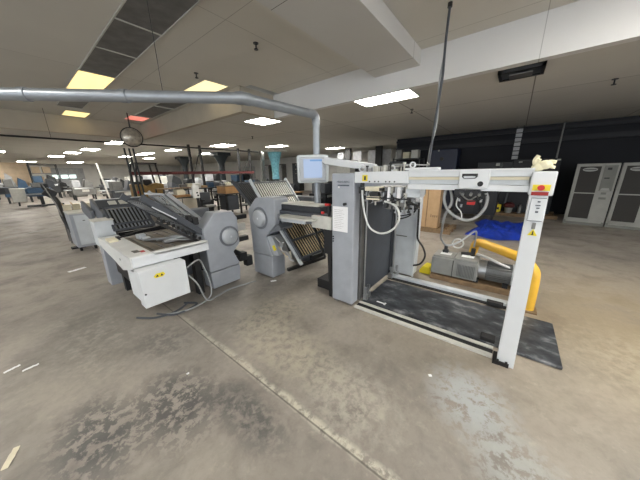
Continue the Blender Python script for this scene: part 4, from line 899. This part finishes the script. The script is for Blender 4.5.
# tables, boxes and chairs right of unit 2
t = thing('packing_table','pale packing table with boxes behind the raised arms','table',(3.7,9.4,0))
part('table_top', MB().box(3.15,4.35,9.2,10.0,.86,.90,.004),'dark_steel',t); part('shelf', MB().box(3.2,4.3,9.25,9.95,1.20,1.22),'wood',t)
part('front_panel', MB().box(3.2,3.7,9.22,9.25,.45,.86).box(3.74,4.25,9.22,9.25,.45,.86),'beige',t)
for x in (3.2,4.3):
    for y in (9.25,9.95): part('leg', MB().box(x-.02,x+.02,y-.02,y+.02,0,1.2),'dark_steel',t)
solo('cream_box', MB().bprism([(3.62,.98),(3.9,.98),(3.92,1.10),(3.84,1.18),(3.62,1.16)],1,9.3,9.6,.01),'cream','cream white box on the packing table','box',(3.75,9.45,.9))
solo('flat_box', MB().box(3.55,4.05,9.24,9.7,.901,.979,.005),'orange_wood','flat brown box under the cream box','box',(3.8,9.45,.9))
t = thing('label_reader','white upright device with two dark windows on a stand','device',(4.2,8.9,0))
part('case', MB().box(3.98,4.20,8.85,8.95,.86,1.30,.015),'white_plastic',t); part('window', MB().box(4.08,4.14,8.84,8.85,1.02,1.07).box(4.10,4.16,8.84,8.85,.92,.98),'black',t)
part('stand', MB().box(4.09,4.13,8.88,8.92,.02,.86).box(3.95,4.3,8.75,9.05,0,.02),'dark_steel',t); part('cap', MB().box(4.02,4.10,8.87,8.93,1.30,1.38),'white_plastic',t)
t = thing('office_chair','grey office chair beside the white upright device','chair',(4.7,9.3,0))
part('seat', MB().box(4.5,4.92,9.1,9.5,.44,.52,.03),'steel_dull',t); part('backrest', MB().box(4.5,4.92,9.5,9.56,.60,1.0,.025),'charcoal',t); part('pole', MB().cyl((4.71,9.3,.06),(4.71,9.3,.44),.03),'black',t)
bs = MB()
for i in range(5):
    a=2*PI*i/5; bs.bar((4.71,9.3,.08),(4.71+.25*math.cos(a),9.3+.25*math.sin(a),.05),.04,.03)
part('star_base', bs,'black',t); part('armrest', MB().bar((4.48,9.4,.50),(4.48,9.35,.70),.03,.03).box(4.46,4.50,9.15,9.45,.70,.73),'black',t); part('armrest', MB().bar((4.94,9.4,.50),(4.94,9.35,.70),.03,.03).box(4.92,4.96,9.15,9.45,.70,.73),'black',t)
t = thing('teal_crate','dark teal crate on the floor behind the grey housing','crate',(3.3,7.8,0))
part('crate_body', MB().box(3.0,3.7,7.6,8.0,0,.42,.01),'column_dark',t); part('lid', MB().box(2.98,3.72,7.58,8.02,.42,.45),'strip_curtain',t)
t = thing('work_stand','black steel stand carrying the orange crates','stand',(6.1,9.5,0))
part('table_top', MB().box(5.4,6.9,9.2,10.0,.85,.89),'dark_steel',t)
for x in (5.45,6.1,6.85):
    for y in (9.25,9.95): part('leg', MB().box(x-.03,x+.03,y-.03,y+.03,0,.85),'black',t)
part('drawer_unit', MB().box(5.5,6.0,9.22,9.9,.2,.8,.01),'charcoal',t); part('shelf', MB().box(5.5,6.85,9.25,9.95,.30,.33),'black',t)
for x,w,m,l in ((5.45,.6,'orange_wood','orange wooden crate at the left end of the black stand'),(6.1,.7,'orange_wood','orange wooden crate at the right end of the black stand')):
    t = thing('wooden_crate',l,'crate',(x+w/2,9.5,.89),'orange crates on the black stand'); part('crate_body', MB().box(x,x+w,9.25,9.9,.891,1.17,.005),m,t); part('lid', MB().box(x-.01,x+w+.01,9.24,9.91,1.17,1.20),'wood',t)
t = thing('black_desk','black desk cabinet between crates and folding unit','cabinet',(7.6,8.2,0))
part('cabinet_body', MB().box(7.3,8.4,7.7,8.3,.0,.80,.01),'charcoal_side',t); part('desk_top', MB().box(7.25,8.45,7.65,8.35,.80,.84),'orange_wood',t)
# cabinets on far right wall + poster
for y,l in ((19.2,'grey upright locker left of the pair by the far wall'),(16.8,'black upright locker left of the touch screen by the far wall'),(21.2,'grey upright locker farthest left by the far wall')):
    t = thing('steel_locker',l,'locker',(17.8,y,0)); part('locker_body', MB().box(17.5,18.15,y-.45,y+.45,.0,2.6,.01),'black' if y<17 else 'steel_dull',t); part('door', MB().box(17.48,17.5,y-.42,y-.02,.1,2.5).box(17.48,17.5,y+.02,y+.42,.1,2.5),'charcoal' if y<17 else 'strip_curtain',t)
    for zz in (1.6,2.0,2.4): part('handle', MB().box(17.46,17.48,y-.08,y-.02,zz,zz+.08),'cream',t)
t = thing('wall_poster','pale green framed poster on the far wall','poster',(18.1,24.8,1.2)); part('frame', MB().box(18.1,18.19,24.0,26.0,1.15,2.55,.01),'strip_curtain',t); part('picture', MB().box(18.08,18.1,24.2,25.8,1.35,2.4),'stain_paint',t); part('print', MB().box(18.07,18.08,24.5,25.4,1.6,2.1),'column_dark',t)
# low machines before far wall, centre
bg_machine(9.0,9.2,1.1,.8,1.15,'charcoal','dark machine left behind the slatted plates','dark_steel',seed=20)
bg_machine(8.6,6.5,1.2,.9,1.3,'dark_machine','black machine behind the touch screen','charcoal',seed=21)
bg_machine(7.2,4.2,1.0,.8,1.35,'dark_machine','black machine behind the feeder cabinet','charcoal',seed=22)
bg_machine(10.4,6.4,1.4,1.0,2.2,'dark_steel','tall machine with pale parts behind the suction head','offwhite',seed=23)
bg_machine(10.6,4.2,1.2,.9,2.1,'charcoal','tall dark machine left of the dark blue machine','steel_dull',seed=24)

bg_machine(6.6,24.5,1.6,1.2,1.7,'dark_steel','dark machine right of the charcoal one near the leaning board','offwhite',seed=31)
bg_machine(7.6,16.6,1.3,.9,1.5,'strip_curtain','pale grey machine beyond the red beam behind the packing table','dark_machine',seed=32)
bg_machine(10.7,20.0,1.6,1.2,1.9,'dark_steel','dark machine with pale tower right of the right flared column','strip_curtain',seed=33)
bg_machine(13.2,25,1.6,1.2,1.9,'column_dark','green-black machine near the far poster','strip_curtain',seed=34)
bg_machine(11.4,15.4,1.2,.9,1.3,'charcoal','low machine left of the teal wrapped column','blue_machine',seed=35)
bg_machine(3.4,25.5,1.3,1.1,1.5,'steel_dull','grey machine with pale tower left of the leaning white board','strip_curtain',seed=36)
bg_machine(2.9,36,1.8,1.2,1.3,'dark_steel','low dark machine before the garage door','dark_red',seed=37)
def clutter(name,x,y,z,w,d,h,m,l,cat='box',g=None): solo(name, MB().box(x-w/2,x+w/2,y-d/2,y+d/2,z,z+h,.01),m,l,cat,(x,y,z),g)
t = thing('long_bench','long dark bench under the red beam piled with small parts','table',(6.4,12.2,0))
part('table_top', MB().box(4.9,7.9,11.9,12.5,1.0,1.05),'dark_steel',t); part('shelf', MB().box(4.95,7.85,11.95,12.45,.4,.43),'dark_steel',t)
for x in (4.95,6.4,7.85): part('leg', MB().box(x-.03,x+.03,12.17,12.23,0,1.0),'black',t)
rr = random.Random(5); names = ['white','cream','grey','dark','blue','brown']; ms = ['offwhite','cream','steel_dull','charcoal','blue_machine','cardboard']
for i in range(9):
    k = (i*5+2) % 6; x = 5.05+i*.33; h = .10+.16*rr.random()
    clutter('parts_box',x,12.2,1.051,.2+.08*rr.random(),.3,h,ms[k],names[k]+' parts box on the long bench, number '+['one','two','three','four','five','six','seven','eight','nine'][i]+' counted from its left end','box','boxes on the long bench')
clutter('floor_crate',5.3,11.0,0,.7,.5,.55,'charcoal_side','charcoal crate on the floor in front of the long bench, left end','crate')
clutter('floor_crate',8.6,10.3,0,.8,.6,.6,'dark_machine','black crate on the floor right of the orange crates','crate')
clutter('storage_carton',4.05,10.9,0,.5,.5,.95,'strip_curtain','pale tall carton on the floor behind the packing table','carton')

# ------------------------------------------------------------------ bits on the floor
def scrap(x,y,w,l,r,label,m='paper'):
    T = Matrix.Translation((x,y,0)) @ Matrix.Rotation(r,4,'Z'); mb = MB(); n=6
    vs=[]; 
    for i in range(n+1):
        for s in (-1,1): vs.append(T @ Vector((-l/2+l*i/n, s*w/2*(1-.3*abs(i/n-.5)), .004+.005*abs(math.sin(i*1.3+x)))))
    vs2=[v-Vector((0,0,.0015)) for v in vs]; k=len(vs)
    mb._add(vs+vs2,[(2*i,2*i+1,2*i+3,2*i+2) for i in range(n)]+[(k+2*i,k+2*i+2,k+2*i+3,k+2*i+1) for i in range(n)]+[(2*i,2*i+2,k+2*i+2,k+2*i) for i in range(n)]+[(2*i+1,k+2*i+1,k+2*i+3,2*i+3) for i in range(n)])
    solo('paper_scrap',mb,m,label,'paper scrap',(x,y,0),'paper scraps on the floor')
scrap(-.36,2.16,.035,.14,1.2,'curled cream scrap at the lower left picture edge','cream')
scrap(-.345,3.28,.03,.10,.35,'left of two thin white scraps on the left floor')
scrap(-.24,3.17,.03,.10,.15,'right of two thin white scraps on the left floor')
scrap(.598,1.958,.018,.02,0,'tiny white speck on the floor at lower centre')
scrap(1.83,.308,.028,.03,.6,'small white chip on the floor in front of the base plate')
scrap(2.28,2.78,.05,.09,-.6,'small white scrap beside the foot of the near folding unit')
scrap(.44,6.1,.10,.25,.3,'pale paper on the floor left of the control cabinet')
solo('steel_pin', MB().box(2.62,2.64,1.05,1.17,.031,.037).box(2.605,2.655,1.05,1.07,.031,.037),'paper','white strip lying on the dark plate near the cabinet','strip',(2.63,1.1,.03))
solo('floor_stripe', MB().prism([(-3.5,8.9),(1.2,12.6),(1.2,12.52),(-3.5,8.82)],2,0,.0025),'stain_paint','faint painted line on the floor at the left edge','floor line',(0,0,0))

# ------------------------------------------------------------------ world, camera, view
w = bpy.data.worlds.new('world'); SC.world = w; w.use_nodes = True
w.node_tree.nodes['Background'].inputs[0].default_value = (.7,.75,.8,1); w.node_tree.nodes['Background'].inputs[1].default_value = .3
cam = bpy.data.cameras.new('camera'); co = bpy.data.objects.new('camera', cam); COL.objects.link(co); SC.camera = co
cam.sensor_width = 36; cam.lens = 13.5; cam.clip_start = .05; cam.clip_end = 200
R = Matrix(((.61950264,-.22101175,.75323986),(-.78481483,-.15384558,.60033092),(-.01679757,-.9630604,-.26876104)))
rx = R.col[0]; dn = R.col[1]; fw = R.col[2]
co.matrix_world = Matrix(((rx.x,-dn.x,-fw.x,0),(rx.y,-dn.y,-fw.y,0),(rx.z,-dn.z,-fw.z,1.65),(0,0,0,1)))
SC.view_settings.view_transform = 'Standard'; SC.view_settings.look = 'None'; SC.view_settings.gamma = 1
SC.view_settings.use_curve_mapping = False; SC.view_settings.exposure = .35
